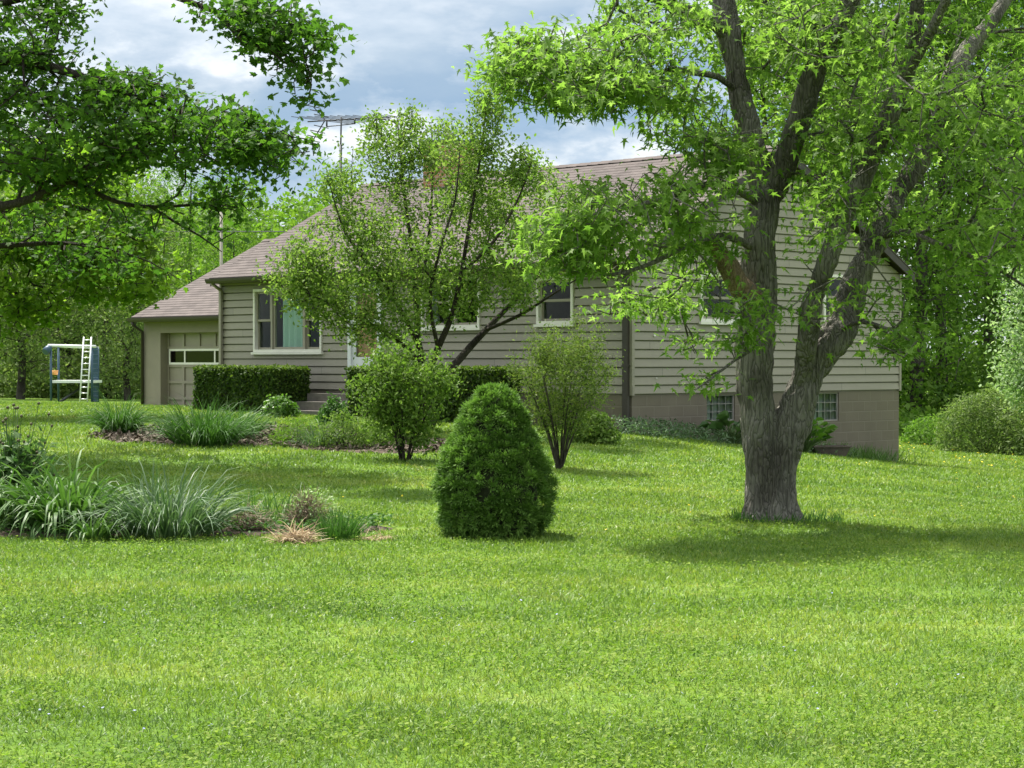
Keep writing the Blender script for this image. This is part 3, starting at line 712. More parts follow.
mb = MB(); mb.tube([al(325, 120), al(313.5, 107)], .012, 5); mb.tube([al(325, 121), al(313, 141)], .014, 5)
for (x, y) in ((313.5, 107), (317.5, 111.5), (321.5, 116), (321.5, 127), (318, 132), (315, 137), (313, 141)):
    c = np.array(al(x, y)); d = np.array((.16, .04, -.03)); mb.tube([tuple(c - d), tuple(c + d)], .011, 5)
mb.build('reflector', M['dark_steel'], ant)

# utility pole and its wire behind the garage
up = P(221.5, 290, 78.0)
pole = empty('utility_pole', (up[0], up[1], 0), 0, 'slim weathered utility pole rising behind the garage roof', 'utility pole')
mb = MB(); mb.tube([(0, 0, -.3), (0, 0, P(221, 197, 78)[2])], [.075, .055], 12); mb.build('post', M['pole_wood'], pole)
mb = MB(); mb.tube([(-.12, 0, P(221, 232, 78)[2]), (.25, 0, P(221, 232, 78)[2])], .05, 8); mb.build('bracket', M['dark_steel'], pole)
mb = MB(); A = P(221, 232, 78.0); ln = []
for k in range(-24, 25):
    x = A[0] + k * 1.1; ln.append((x, A[1] - 0.12, A[2] + .00018 * (k * 1.1) ** 2))
mb.tube(ln, .022, 5); tag(mb.build('power_line', M['dark_steel']), 'thin dark overhead wire strung across the hillside past the pole', 'wire')

# ------------------------------------------------------------------ foliage tools
def frame_from(nrm, spin):
    n = nrm / np.linalg.norm(nrm, axis=1, keepdims=True)
    ref = np.where(np.abs(n[:, 2:3]) < 0.95, np.array([[0, 0, 1.0]]), np.array([[1.0, 0, 0]]))
    u = np.cross(ref, n); u /= np.linalg.norm(u, axis=1, keepdims=True); v = np.cross(n, u)
    c, s = np.cos(spin)[:, None], np.sin(spin)[:, None]
    return u * c + v * s, v * c - u * s, n
OVATE = (np.array([(0, 0, 0), (.28, .35, .06), (.24, .68, .05), (0, 1, -.06), (-.24, .68, .05), (-.28, .35, .06)]), [[0, 1, 2, 3], [0, 3, 4, 5]])
DIAMOND = (np.array([(0, 0, 0), (.34, .45, .05), (0, 1, -.05), (-.34, .45, .05)]), [[0, 1, 2, 3]])
NEEDLE = (np.array([(-.10, 0, 0), (.10, 0, 0), (0, 1, 0)]), [[0, 1, 2]])
LANCE = (np.array([(0, 0, 0), (.15, .4, .03), (0, 1, -.05), (-.15, .4, .03)]), [[0, 1, 2, 3]])
# five-lobed maple leaf, stalk at the origin
_half = [(0, .0), (.10, .07), (.36, -.02), (.17, .20), (.52, .46), (.15, .40), (.13, .60), (0, 1.05)]
_mv = [(x, y, -.12 * y * y + .10 * abs(x) - .25 * x * x) for x, y in _half] + [(-x, y, -.12 * y * y + .10 * abs(x) - .25 * x * x) for x, y in _half[1:-1]]
_mL = [0, 8, 9, 10, 11, 12, 13, 7]
MAPLE = (np.array(_mv), [[0, 1, 2, 3], [0, 3, 4, 5], [0, 5, 6, 7], [0, 10, 9, 8], [0, 12, 11, 10], [0, 7, 13, 12]])

_hb = [(0, .0), (.16, .04), (.44, .06), (.34, .24), (.54, .56), (.28, .52), (.22, .70), (0, 1.0)]
_bv = [(x, y, -.12 * y * y + .10 * abs(x) - .25 * x * x) for x, y in _hb] + [(-x, y, -.12 * y * y + .10 * abs(x) - .25 * x * x) for x, y in _hb[1:-1]]
BROAD = (np.array(_bv), MAPLE[1])
def leaves(name, pos, nrm, size, tmpl, mat, parent, spin=None, rnd=None):
    n = len(pos); tv, tf = tmpl
    if spin is None: spin = RNG.uniform(0, 2 * np.pi, n)
    u, v, w_ = frame_from(nrm, spin)
    size = np.broadcast_to(size, (n,))[:, None, None]
    curl = RNG.uniform(.2, 2.6, n)[:, None, None]; wide = RNG.uniform(.7, 1.12, n)[:, None, None]
    V = pos[:, None, :] + size * (wide * tv[None, :, 0:1] * u[:, None, :] + tv[None, :, 1:2] * v[:, None, :] + curl * tv[None, :, 2:3] * w_[:, None, :])
    k = len(tv); base = np.arange(n)[:, None] * k
    loops = np.concatenate([base + np.array(f)[None, :] for f in tf], axis=1).ravel()
    counts = np.tile([len(f) for f in tf], n)
    if rnd is None: rnd = RNG.random(n)
    me = np_mesh(name, V.reshape(-1, 3), counts, loops, np.repeat(rnd, len(tf)))
    return link_mesh(name, me, mat, parent)

def blades(name, base, dirs, length, width, droop, mat, parent, seg=4, rnd=None, fold=0.0):
    """arching strips: base (n,3), dirs (n,3) start direction, droop = how far the tip bends down"""
    n = len(base); length = np.broadcast_to(length, (n,)); width = np.broadcast_to(width, (n,)); droop = np.broadcast_to(droop, (n,))
    d = dirs / np.linalg.norm(dirs, axis=1, keepdims=True)
    side = np.cross(d, np.array([[0, 0, 1.0]])); side += RNG.normal(0, .35, side.shape) + 1e-6; side -= d * (side * d).sum(1, keepdims=True)
    side /= np.linalg.norm(side, axis=1, keepdims=True)
    V = np.empty((n, 2 * seg + 1, 3)); p = base.copy(); dd = d.copy()
    prof = [0.75, 1.0, 0.9, 0.65, 0.4, 0.3, 0.2][:seg]
    for k in range(seg):
        V[:, 2 * k] = p - side * (width * prof[k] / 2)[:, None]; V[:, 2 * k + 1] = p + side * (width * prof[k] / 2)[:, None]
        p = p + dd * (length / seg)[:, None]
        dd = dd + np.array([[0, 0, -1.0]]) * (droop * (k + 1) / seg)[:, None]; dd /= np.linalg.norm(dd, axis=1, keepdims=True)
    V[:, 2 * seg] = p
    b = np.arange(n)[:, None] * (2 * seg + 1)
    qs = [b + np.array([[2 * k, 2 * k + 1, 2 * k + 3, 2 * k + 2]]) for k in range(seg - 1)] + [b + np.array([[2 * seg - 2, 2 * seg - 1, 2 * seg]])]
    loops = np.concatenate(qs, axis=1).ravel(); counts = np.tile([4] * (seg - 1) + [3], n)
    if rnd is None: rnd = RNG.random(n)
    return link_mesh(name, np_mesh(name, V.reshape(-1, 3), counts, loops, np.repeat(rnd, seg), smooth=True), mat, parent)

def grow(limbs, attr, step=0.22, wander=0.06, sag=0.0, angle=0.6):
    """limbs: list of (points, radii, index of parent limb or None); attr: twig ends. Greedy branching from the limbs to every twig end."""
    pos, par, rad, dirs = [], [], [], []
    for pts, rr, pl in limbs:
        pts = np.asarray(pts, float); prev = -1
        if pl is not None:
            prev = int(np.argmin(np.linalg.norm(np.array(pos) - pts[0], axis=1)))
        out, ro = [pts[0]], [rr[0]]
        for k in range(len(pts) - 1):
            p0, p1, p2, p3 = pts[max(k - 1, 0)], pts[k], pts[k + 1], pts[min(k + 2, len(pts) - 1)]
            m = max(2, int(np.linalg.norm(p2 - p1) / step))
            for j in range(1, m + 1):
                t = j / m
                out.append(.5 * (2 * p1 + (p2 - p0) * t + (2 * p0 - 5 * p1 + 4 * p2 - p3) * t * t + (3 * p1 - p0 - 3 * p2 + p3) * t ** 3)); ro.append(rr[k] * (1 - t) + rr[k + 1] * t)
        for k, (p, r_) in enumerate(zip(out, ro)):
            pos.append(p); par.append(prev); rad.append(r_); prev = len(pos) - 1
            dirs.append((out[min(k + 1, len(out) - 1)] - out[max(k - 1, 0)])); dirs[-1] = dirs[-1] / (np.linalg.norm(dirs[-1]) + 1e-9)
    ninit = len(pos); cap = ninit + len(attr) * 14
    PS = np.empty((cap, 3)); PS[:ninit] = pos; DR = np.empty((cap, 3)); DR[:ninit] = dirs
    n = ninit
    d0 = np.array([np.linalg.norm(PS[:ninit] - a_, axis=1).min() for a_ in attr]) if len(attr) else np.array([])
    ends = []
    for ai in np.argsort(d0):
        a_ = attr[ai]; dv = a_ - PS[:n]; dd = np.linalg.norm(dv, axis=1) + 1e-6
        cosa = (dv * DR[:n]).sum(1) / dd
        j = int(np.argmin(dd * (1 + angle * (1 - cosa)))); L_ = dd[j]
        m = min(12, max(1, int(L_ / step)))
        c = PS[j] + DR[j] * L_ * .38 + np.array((0, 0, sag * L_)); p_prev, last = PS[j].copy(), j
        for q_ in range(1, m + 1):
            t = q_ / m; p = (1 - t) ** 2 * PS[j] + 2 * t * (1 - t) * c + t * t * a_
            if q_ < m: p = p + RNG.normal(0, wander * L_ / m, 3)
            PS[n] = p; dd_ = p - p_prev; DR[n] = dd_ / (np.linalg.norm(dd_) + 1e-9); par.append(last); rad.append(0); last = n; p_prev = p; n += 1
        ends.append(last)
    return PS[:n], np.array(par), np.array(rad), DR[:n], ninit, np.array(ends, int)

def wood(name, gr, mat, parent, tip=0.0035, power=2.3, rough=0.0, maxr=None, skip_thin=0.0, flare=0.0):
    PS, par, rad0, DR, ninit, ends = gr; n = len(PS)
    acc = np.zeros(n); kids = [[] for _ in range(n)]
    for i in range(n):
        if par[i] >= 0: kids[par[i]].append(i)
    rad = np.zeros(n)
    for i in range(n - 1, -1, -1):            # parents come before children for grown nodes; limbs are handled by explicit radii
        r_ = acc[i] ** (1 / power) if acc[i] > 0 else tip
        rad[i] = rad0[i] if i < ninit else (min(r_, maxr) if maxr else r_)
        if par[i] >= 0: acc[par[i]] += rad[i] ** power
    for i in range(ninit, n):
        if par[i] >= 0: rad[i] = min(rad[i], rad[par[i]] * .95)
    main = [max(k, key=lambda c: rad[c]) if k else -1 for k in kids]
    for i in range(ninit): 
        li = [c for c in kids[i] if c < ninit and c == i + 1]
        if li: main[i] = li[0]
    V, FC = [], []
    ismain = np.zeros(n, bool)
    for i in range(n):
        if main[i] >= 0: ismain[main[i]] = True
    nv = 0; Fs = []
    for i in range(n):
        if ismain[i]: continue
        ch = [i]
        while main[ch[-1]] >= 0: ch.append(main[ch[-1]])
        pts = [PS[c] for c in ch]; rs = [rad[c] for c in ch]
        if par[i] >= 0:
            pts = [PS[par[i]]] + pts; rs = [min(rad[par[i]] * .8, rs[0] * 1.25)] + rs
        if len(pts) < 2 or max(rs) < skip_thin: continue
        rmax = max(rs); big = rmax > 0.09 and rough > 0
        ns = 3 if rmax < .008 else 5 if rmax < .03 else 8 if rmax < .09 else 14
        if big: ns = 72
        pts = np.array(pts); rs = np.array(rs)
        if big:                                # fine rings for real furrows
            s_ = np.concatenate([[0], np.cumsum(np.linalg.norm(np.diff(pts, axis=0), axis=1))]); m = int(s_[-1] / .025) + 2
            t = np.linspace(0, s_[-1], m); pts = np.stack([np.interp(t, s_, pts[:, k]) for k in range(3)], 1); rs = np.interp(t, s_, rs)
            for _ in range(3): pts[1:-1] = (pts[:-2] + pts[1:-1] * 2 + pts[2:]) / 4
        d = np.gradient(pts, axis=0); d /= np.linalg.norm(d, axis=1, keepdims=True) + 1e-9
        up = np.array((1.0, 0, 0)) if abs(d[0][0]) < .9 else np.array((0, 1.0, 0))
        ang = np.arange(ns) / ns * 2 * np.pi; ca, sa = np.cos(ang), np.sin(ang)
        for k in range(len(pts)):
            u = up - d[k] * up.dot(d[k]); u /= np.linalg.norm(u) + 1e-9; v = np.cross(d[k], u); up = u
            ring = ca[:, None] * u + sa[:, None] * v; r_ = np.full(ns, rs[k])
            if big:
                for j in range(ns):
                    q_ = pts[k] + ring[j] * rs[k]
                    h1 = mnoise.noise(Vector((q_[0] * 11, q_[1] * 11, q_[2] * 2.6))); h2 = mnoise.noise(Vector((q_[0] * 26, q_[1] * 26, q_[2] * 7))); h3 = mnoise.noise(Vector((q_[0] * 2.5, q_[1] * 2.5, q_[2] * 1.4)))
                    r_[j] += rough * (-.9 * (1 - abs(h1) * 2.6) * .5 + .5 * h2 + 1.6 * h3) * min(1, rs[k] / .15)
            if big and flare and pts[k][2] < .75:
                r_ *= 1 + flare * max(0, 1 - pts[k][2] / .75) ** 2 * (.55 * np.cos(3 * ang + 1.2) + .45 * np.cos(5 * ang + .4) + .35)
            V.append(pts[k] + ring * r_[:, None])
        m = len(pts); idx = nv + np.arange(m * ns).reshape(m, ns)
        a_ = idx[:-1]; b_ = idx[1:]
        Fs.append(np.stack([a_, np.roll(a_, -1, 1), np.roll(b_, -1, 1), b_], -1).reshape(-1, 4)); nv += m * ns
    V = np.concatenate(V); Q = np.concatenate(Fs)
    return link_mesh(name, np_mesh(name, V, np.full(len(Q), 4), Q.ravel(), smooth=True), mat, parent)

def twig_leaves(gr, per, spread, back=3):
    """leaf places along the last few nodes of every twig"""
    PS, par, rad0, DR, ninit, ends = gr; out = []; dr = []
    for e in ends:
        k = e; ch = [e]
        while len(ch) < back and par[ch[-1]] >= ninit: ch.append(par[ch[-1]])
        for c in ch:
            m = RNG.poisson(per / len(ch) * 1.0)
            if m: out.append(PS[c] + RNG.normal(0, spread, (m, 3))); dr.append(np.repeat(DR[c][None], m, 0))
    return np.concatenate(out), np.concatenate(dr)

def ell(x, y, rx, ry, Y, dY, n, shell=0.0):
    """n points in an ellipsoid given by its outline in the photograph, its distance Y and its real half depth dY"""
    out = []
    while len(out) < n:
        p = RNG.uniform(-1, 1, 3); q_ = p @ p
        if q_ > 1 or q_ < shell: continue
        YY_ = Y + p[2] * dY; out.append(P(x + p[0] * rx, y + p[1] * ry, YY_))
    return np.array(out)
def sphere_pts(c, r, n, shell=0.0):
    out = RNG.normal(0, 1, (n, 3)); out /= np.linalg.norm(out, axis=1, keepdims=True)
    return np.array(c) + out * (RNG.uniform(shell ** 3, 1, (n, 1)) ** (1 / 3)) * np.array(r)
def leaf_normals(n, up=0.8, sd=0.6): v = RNG.normal(0, sd, (n, 3)); v[:, 2] += up; return v

def tree_obj(name, base, label, cat, gr, leafspec, bark, group=None, **kw):
    t = empty(name, tuple(base), 0, label, cat, group)
    PS = gr[0] - np.array(base); g2 = (PS,) + gr[1:]
    wood('trunk', g2, bark, t, **kw)
    per, spread, size, tmpl, mat, up, sd = leafspec
    pos, dr = twig_leaves(g2, per, spread)
    nr = leaf_normals(len(pos), up, sd)
    leaves('crown', pos, nr, size * RNG.uniform(.65, 1.2, len(pos)), tmpl, mat, t)
    return t

# ------------------------------------------------------------------ the big silver maple
def PP(*a): return [P(x, y, 20 + d) for x, y, d in a]
base = np.array((2.58, 20.0, G(2.58, 20.0) - .05))
limbs = [
    ([(2.56, 20, -.12), (2.57, 20, .10), (2.58, 20, .45)] + PP((765, 455, 0), (757, 410, 0), (755, 370, 0), (758, 320, 0), (760, 280, 0), (758, 232, 0), (766, 188, .1)), [.33, .265, .232, .21, .188, .175, .172, .172, .165, .15], None),
    (PP((764, 200, .1), (757, 160, .1), (751, 130, .15), (741, 100, .2), (730, 45, .3), (724, 0, .4), (716, -70, .6), (700, -180, .8), (690, -300, 1)), [.12, .125, .125, .12, .115, .11, .09, .06, .02], 0),
    (PP((766, 200, .1), (782, 166, 0), (799, 120, -.2), (819, 62, -.4), (844, 15, -.7), (870, -70, -1), (890, -190, -1.2), (900, -310, -1.4)), [.13, .125, .12, .11, .09, .075, .05, .02], 0),
    ([(2.62, 20.02, .05), (2.66, 20.02, .45)] + PP((782, 455, 0), (792, 415, 0), (804, 385, 0), (820, 355, 0), (838, 330, .1), (857, 283, .3), (877, 238, .5), (892, 203, .7), (927, 141, 1), (960, 62, 1.3), (998, 10, 1.6), (1050, -80, 2), (1080, -200, 2.4)), [.24, .21, .19, .176, .168, .162, .155, .14, .135, .125, .115, .10, .08, .06, .02], 0),
    (PP((800, 392, 0), (808, 345, -.25), (813, 300, -.4), (827, 262, -.5), (842, 222, -.5), (856, 190, -.6), (872, 155, -.7), (902, 83, -1), (911, 41, -1.2), (918, -10, -1.4), (930, -120, -1.8), (935, -260, -2)), [.11, .105, .105, .10, .10, .095, .09, .085, .075, .07, .05, .02], 3),
    (PP((902, 83, -1), (920, 50, -1.3), (935, 22, -1.5), (965, -40, -2)), [.06, .055, .05, .03], 4),
    (PP((728, 40, .3), (716, 23, .2), (690, 12, .1), (664, 3, -.1), (640, -4, -.4), (600, -20, -.6)), [.075, .07, .055, .05, .03, .015], 1),
    (PP((741, 95, .2), (717, 77, 0), (690, 73, -.3), (670, 70, -.6), (636, 80, -.9), (604, 77, -1.1), (567, 70, -1.3), (530, 55, -1.4), (505, 58, -1.5)), [.04, .034, .03, .027, .024, .02, .016, .012, .008], 1),
    (PP((757, 250, 0), (725, 236, -.6), (690, 244, -1.1), (655, 262, -1.5), (610, 275, -1.9), (560, 270, -2.2)), [.045, .035, .028, .022, .016, .01], 0),
    (PP((757, 270, 0), (728, 262, .6), (690, 272, 1.0), (650, 290, 1.2), (620, 312, 1.3)), [.04, .03, .024, .016, .009], 0),
    (PP((760, 205, .1), (725, 185, -.8), (690, 188, -1.6), (640, 205, -2.2), (590, 215, -2.6)), [.045, .035, .028, .02, .01], 0),
    (PP((770, 330, -.1), (758, 345, -.7), (735, 360, -1.2), (712, 378, -1.5), (695, 390, -1.7)), [.03, .022, .016, .011, .007], 0),
    (PP((838, 330, .1), (862, 322, -.6), (890, 330, -1.2), (918, 345, -1.6)), [.03, .022, .015, .008], 3),
    (PP((877, 238, .5), (905, 232, 0), (940, 245, -.6), (985, 262, -1), (1030, 290, -1.4)), [.045, .035, .027, .02, .01], 3),
]
att = np.concatenate([
    ell(590, 70, 105, 50, 18.7, 1.5, 330), ell(510, 70, 28, 40, 18.6, .7, 45), ell(650, 20, 70, 22, 19.5, 1.3, 70), ell(575, 98, 45, 20, 18.7, .8, 45),
    ell(690, 128, 50, 34, 19.4, 1.3, 90), ell(725, 150, 25, 25, 19.6, 1.0, 45),
    ell(625, 215, 85, 45, 18.4, 1.8, 95), ell(575, 240, 52, 34, 18.0, 1.2, 120), ell(665, 265, 70, 30, 19.6, 1.2, 46), ell(640, 305, 50, 14, 20.6, 1.0, 36), ell(700, 200, 55, 40, 18.5, 1.6, 60),
    ell(708, 383, 20, 8, 18.5, .5, 8), ell(690, 345, 22, 12, 20.8, .6, 12), ell(735, 345, 26, 10, 18.7, .6, 8),
    ell(795, 305, 70, 30, 18.4, .9, 95), ell(735, 300, 34, 18, 18.6, .9, 16), ell(890, 335, 38, 32, 18.6, 1.0, 56), ell(870, 285, 46, 26, 18.6, 1.0, 60), ell(815, 225, 60, 40, 18.8, 1.2, 70),
    ell(800, 100, 85, 95, 20.4, 2.4, 180), ell(880, 170, 90, 80, 20.2, 2.2, 190), ell(930, 90, 100, 90, 19.5, 3.0, 320), ell(985, 215, 60, 80, 18.5, 2.0, 170), ell(835, 35, 80, 40, 18.5, 1.6, 130), ell(980, -200, 200, 150, 19.3, 3.5, 220),
    ell(760, 20, 60, 40, 20.5, 2.0, 90), ell(1050, 130, 70, 160, 20, 3, 170),
    ell(840, -140, 240, 130, 20.3, 3.6, 280), ell(640, -90, 150, 80, 20.5, 2.2, 24), ell(930, -150, 230, 140, 17.6, 3.0, 240), ell(840, -330, 190, 120, 20.3, 3.2, 260)])
keep = np.ones(len(att), bool)
for lm in limbs[:6]:
    q_ = np.concatenate([np.linspace(a_, b_, 8) for a_, b_ in zip(lm[0][:-1], lm[0][1:])])
    dxz = np.linalg.norm(att[:, None, [0, 2]] - q_[None, :, [0, 2]], axis=2); k_ = dxz.argmin(1)
    keep &= ~((dxz.min(1) < .26) & (att[:, 1] < q_[k_, 1]) & (RNG.random(len(att)) < .75))     # the inside of the crown is bare beside the big limbs
att = att[keep]
gr = grow(limbs, att, .2, .10, -.02)
PSm = gr[0] - base; g2 = (PSm,) + gr[1:]
maple = empty('maple_tree', tuple(base), 0, 'large silver maple with forked shaggy grey trunk on the lawn', 'tree')
wood('trunk', g2, M['maple_bark'], maple, tip=.006, rough=.036, maxr=.05, flare=.22)
def hang(n, droop):
    """leaf normals and spins so that the tips point outwards and down"""
    a = RNG.uniform(0, 2 * np.pi, n); d = RNG.normal(droop, .45, n)
    tip = np.stack([np.cos(a) * np.cos(d), np.sin(a) * np.cos(d), -np.sin(d)], 1)
    nr = np.stack([np.cos(a) * np.sin(d), np.sin(a) * np.sin(d), np.cos(d)], 1) + RNG.normal(0, .3, (n, 3))
    u, v, w_ = frame_from(nr, np.zeros(n)); return nr, np.arctan2(-(tip * u).sum(1), (tip * v).sum(1))
pos, dr = twig_leaves(g2, 12.5, np.array((.15, .15, .055)), 4)
nr, spin = hang(len(pos), .45)
leaves('crown', pos, nr, .096 * RNG.uniform(.5, 1.3, len(pos)), MAPLE, M['maple_leaf'], maple, spin=spin)
# the broken dead limb
bl = [np.array(p) - base for p in PP((752, 300, -.1), (738, 285, -.28), (725, 263, -.32), (713, 243, -.35), (706, 231, -.36))]
gb_ = (np.array(bl), np.array([-1, 0, 1, 2, 3]), np.array([.13, .115, .10, .085, .05]), np.zeros((5, 3)), 5, np.array([], int))
wood('broken_limb', gb_, M['dead_wood'], maple, rough=.03)
# rough uncut grass round the foot
n = 600; a = RNG.uniform(0, 2 * np.pi, n); r_ = RNG.uniform(.28, .60, n) * (1 + .3 * np.cos(a)); bx = np.stack([2.6 + r_ * np.cos(a), 20 + r_ * np.sin(a) * .9, np.zeros(n)], 1); bx[:, 2] = ground(bx[:, 0], bx[:, 1])
dv = RNG.normal(0, .35, (n, 3)); dv[:, 2] = 1
tag(blades('tall_grass', bx, dv, RNG.uniform(.05, .16, n) * RNG.uniform(.5, 1.3, n), .009, .35, M['clump'], None, 3), 'uncut grass fringe round the foot of the big trunk', 'grass', kind='stuff')

# ------------------------------------------------------------------ the tree reaching in from the left
LY = 27.0
def PL(*a): return [P(x, y, LY + d) for x, y, d in a]
lb = np.array((-9.6, LY + .5, G(-9.6, LY + .5) - .05))
limbs = [
    ([lb, lb + (0.05, 0, 1.5), lb + (.1, 0, 3.0), lb + (.15, .1, 5), lb + (.1, .1, 7.5), lb + (.3, 0, 10), lb + (.2, 0, 12)], [.42, .30, .27, .23, .18, .1, .03], None),
    ([lb + (.12, 0, 3.2)] + PL((-90, 225, 0), (-40, 213, -.3), (0, 207, -.5), (34, 198, -.6), (68, 181, -.7), (92, 165, -.8), (130, 150, -1), (190, 140, -1.2), (260, 135, -1.4)), [.11, .085, .068, .06, .056, .046, .034, .024, .016, .008], 0),
    (PL((72, 182, -.7), (90, 190, -.6), (120, 203, -.4), (154, 207, -.2), (205, 203, 0), (240, 190, .1)), [.04, .036, .03, .024, .016, .007], 1),
    (PL((150, 206, -.2), (175, 222, 0), (200, 236, .1), (222, 252, .2)), [.025, .02, .013, .007], 2),
    ([lb + (.12, 0, 2.6)] + PL((-80, 252, .6), (-30, 247, 1), (0, 246, 1.2), (62, 243, 1.5), (105, 248, 1.8), (150, 262, 2.2), (180, 280, 2.5)), [.09, .062, .05, .042, .028, .018, .010, .005], 0),
    ([lb + (.15, .1, 5.2)] + PL((-60, 80, .2), (0, 60, 0), (60, 70, -.5), (130, 95, -.8), (200, 120, -1)), [.13, .11, .08, .06, .035, .012], 0),
    ([lb + (.2, 0, 8)] + PL((-60, -90, -.5), (40, -80, -1.0), (110, -45, -1.5), (172, -4, -2), (215, 12, -2.2), (245, 43, -2.4), (285, 55, -2.5), (312, 85, -2.6)), [.12, .10, .08, .06, .04, .032, .026, .018, .008], 0),
    ([lb + (.15, .1, 6.2)] + PL((-50, 10, .8), (20, 0, .6), (70, -15, .4), (120, -60, .2)), [.10, .08, .05, .03, .012], 0),
]
att = np.concatenate([
    ell(60, 130, 130, 52, LY - .6, 2.2, 340), ell(180, 132, 105, 40, LY - 1, 1.7, 240), ell(270, 150, 45, 32, LY - 1.1, 1.1, 110), ell(120, 90, 60, 24, LY - .6, 1.4, 80),
    ell(30, 40, 60, 42, LY + .4, 1.8, 120), ell(60, 10, 35, 20, LY, 1, 30), ell(10, 85, 60, 50, LY + .3, 1.6, 100),
    ell(285, 40, 38, 34, LY - 2.4, .9, 80), ell(250, 12, 55, 22, LY - 2.3, .9, 60), ell(305, 88, 12, 22, LY - 2.5, .4, 18), ell(320, 40, 18, 14, LY - 2.5, .5, 14),
    ell(230, 195, 35, 25, LY - .2, .8, 28), ell(215, 225, 25, 18, LY + .1, .5, 8), ell(140, 212, 80, 22, LY - .1, .8, 26), ell(60, 190, 50, 14, LY - .6, .8, 16),
    ell(70, 225, 90, 22, LY + 1.3, 1.5, 50), ell(90, 262, 70, 20, LY + 2, 1.3, 40),
    ell(-110, 60, 110, 200, LY + .8, 3.5, 420), ell(-60, -130, 170, 110, LY, 3.5, 330), ell(-150, -280, 160, 120, LY + .5, 3, 200)])
gr = grow(limbs, att, .22, .10, .0)
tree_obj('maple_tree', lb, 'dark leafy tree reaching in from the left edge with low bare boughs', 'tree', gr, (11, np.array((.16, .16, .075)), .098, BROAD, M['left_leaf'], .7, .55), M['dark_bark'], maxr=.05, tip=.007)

# a second, sunlit maple behind it
MY = 38.0
def PM(*a): return [P(x, y, MY + d) for x, y, d in a]
mb_ = np.array((P(-70, 361, MY)[0], MY, G(P(-70, 361, MY)[0], MY) - .05))
limbs = [
    ([mb_, mb_ + (0, 0, 1.5), mb_ + (.1, 0, 3.2), mb_ + (.2, .1, 5), mb_ + (.1, 0, 7)], [.26, .2, .17, .12, .03], None),
    ([mb_ + (.1, 0, 2.6)] + PM((-20, 262, .2), (30, 250, .2), (80, 262, .3), (130, 285, .3)), [.08, .06, .05, .03, .01], 0),
    ([mb_ + (.15, 0, 3.4)] + PM((-10, 215, -.3), (50, 205, -.5), (110, 215, -.6), (165, 240, -.6)), [.08, .065, .05, .03, .01], 0),
    ([mb_ + (.15, 0, 4.4)] + PM((10, 170, .3), (80, 160, .5), (140, 175, .6)), [.08, .06, .035, .01], 0)]
att = np.concatenate([ell(60, 225, 105, 40, MY, 1.8, 300), ell(120, 275, 70, 34, MY + .2, 1.4, 190), ell(30, 285, 70, 40, MY + .2, 1.6, 170), ell(60, 165, 90, 35, MY + .3, 1.7, 170), ell(15, 325, 40, 26, MY, 1.0, 40), ell(-90, 200, 90, 120, MY, 2.5, 220)])
gr = grow(limbs, att, .25, .1, .0)
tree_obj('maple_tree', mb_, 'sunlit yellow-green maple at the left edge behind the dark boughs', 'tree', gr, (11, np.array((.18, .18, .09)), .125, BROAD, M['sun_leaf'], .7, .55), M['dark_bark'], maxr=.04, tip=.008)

# ------------------------------------------------------------------ the small many-stemmed tree before the house
FY = 33.0
def PF(*a): return [P(x, y, FY + d) for x, y, d in a]
fb = np.array((P(428, 361, FY)[0], FY, G(P(428, 361, FY)[0], FY) - .05))
limbs = [
    ([fb, fb + (.0, 0, .4)] + PF((424, 368, 0), (418, 342, 0), (416, 300, .2), (412, 250, .3), (405, 200, .4), (400, 150, .5), (398, 120, .5)), [.11, .095, .07, .055, .045, .034, .024, .014, .007], None),
    (PF((428, 375, 0), (438, 348, -.3), (452, 315, -.5), (462, 270, -.7), (470, 220, -.8), (480, 160, -.9), (487, 100, -1)), [.065, .055, .045, .036, .028, .02, .007], 0),
    (PF((430, 382, 0), (452, 367, .2), (470, 347, .4), (486, 330, .5), (515, 300, .7), (545, 270, .9), (590, 238, 1.1)), [.07, .065, .06, .052, .036, .024, .009], 0),
    (PF((425, 372, 0), (405, 346, -.4), (380, 330, -.9), (345, 311, -1.4), (305, 292, -2)), [.055, .045, .035, .024, .008], 0),
    (PF((418, 345, 0), (395, 300, -.3), (370, 265, -.6), (345, 232, -.8), (330, 185, -1)), [.045, .036, .028, .02, .007], 0),
    (PF((416, 305, .2), (426, 258, .7), (431, 210, 1), (433, 160, 1.2), (431, 125, 1.3)), [.034, .028, .022, .016, .007], 0),
    (PF((462, 272, -.7), (495, 240, -1), (520, 195, -1.2), (532, 160, -1.3)), [.03, .024, .016, .007], 1),
    (PF((486, 330, .5), (520, 315, -.2), (550, 296, -.8), (588, 272, -1.4)), [.036, .028, .018, .007], 2),
    (PF((438, 348, -.3), (430, 300, -.9), (440, 250, -1.3), (455, 200, -1.4), (460, 150, -1.5)), [.036, .028, .022, .016, .007], 1),
]
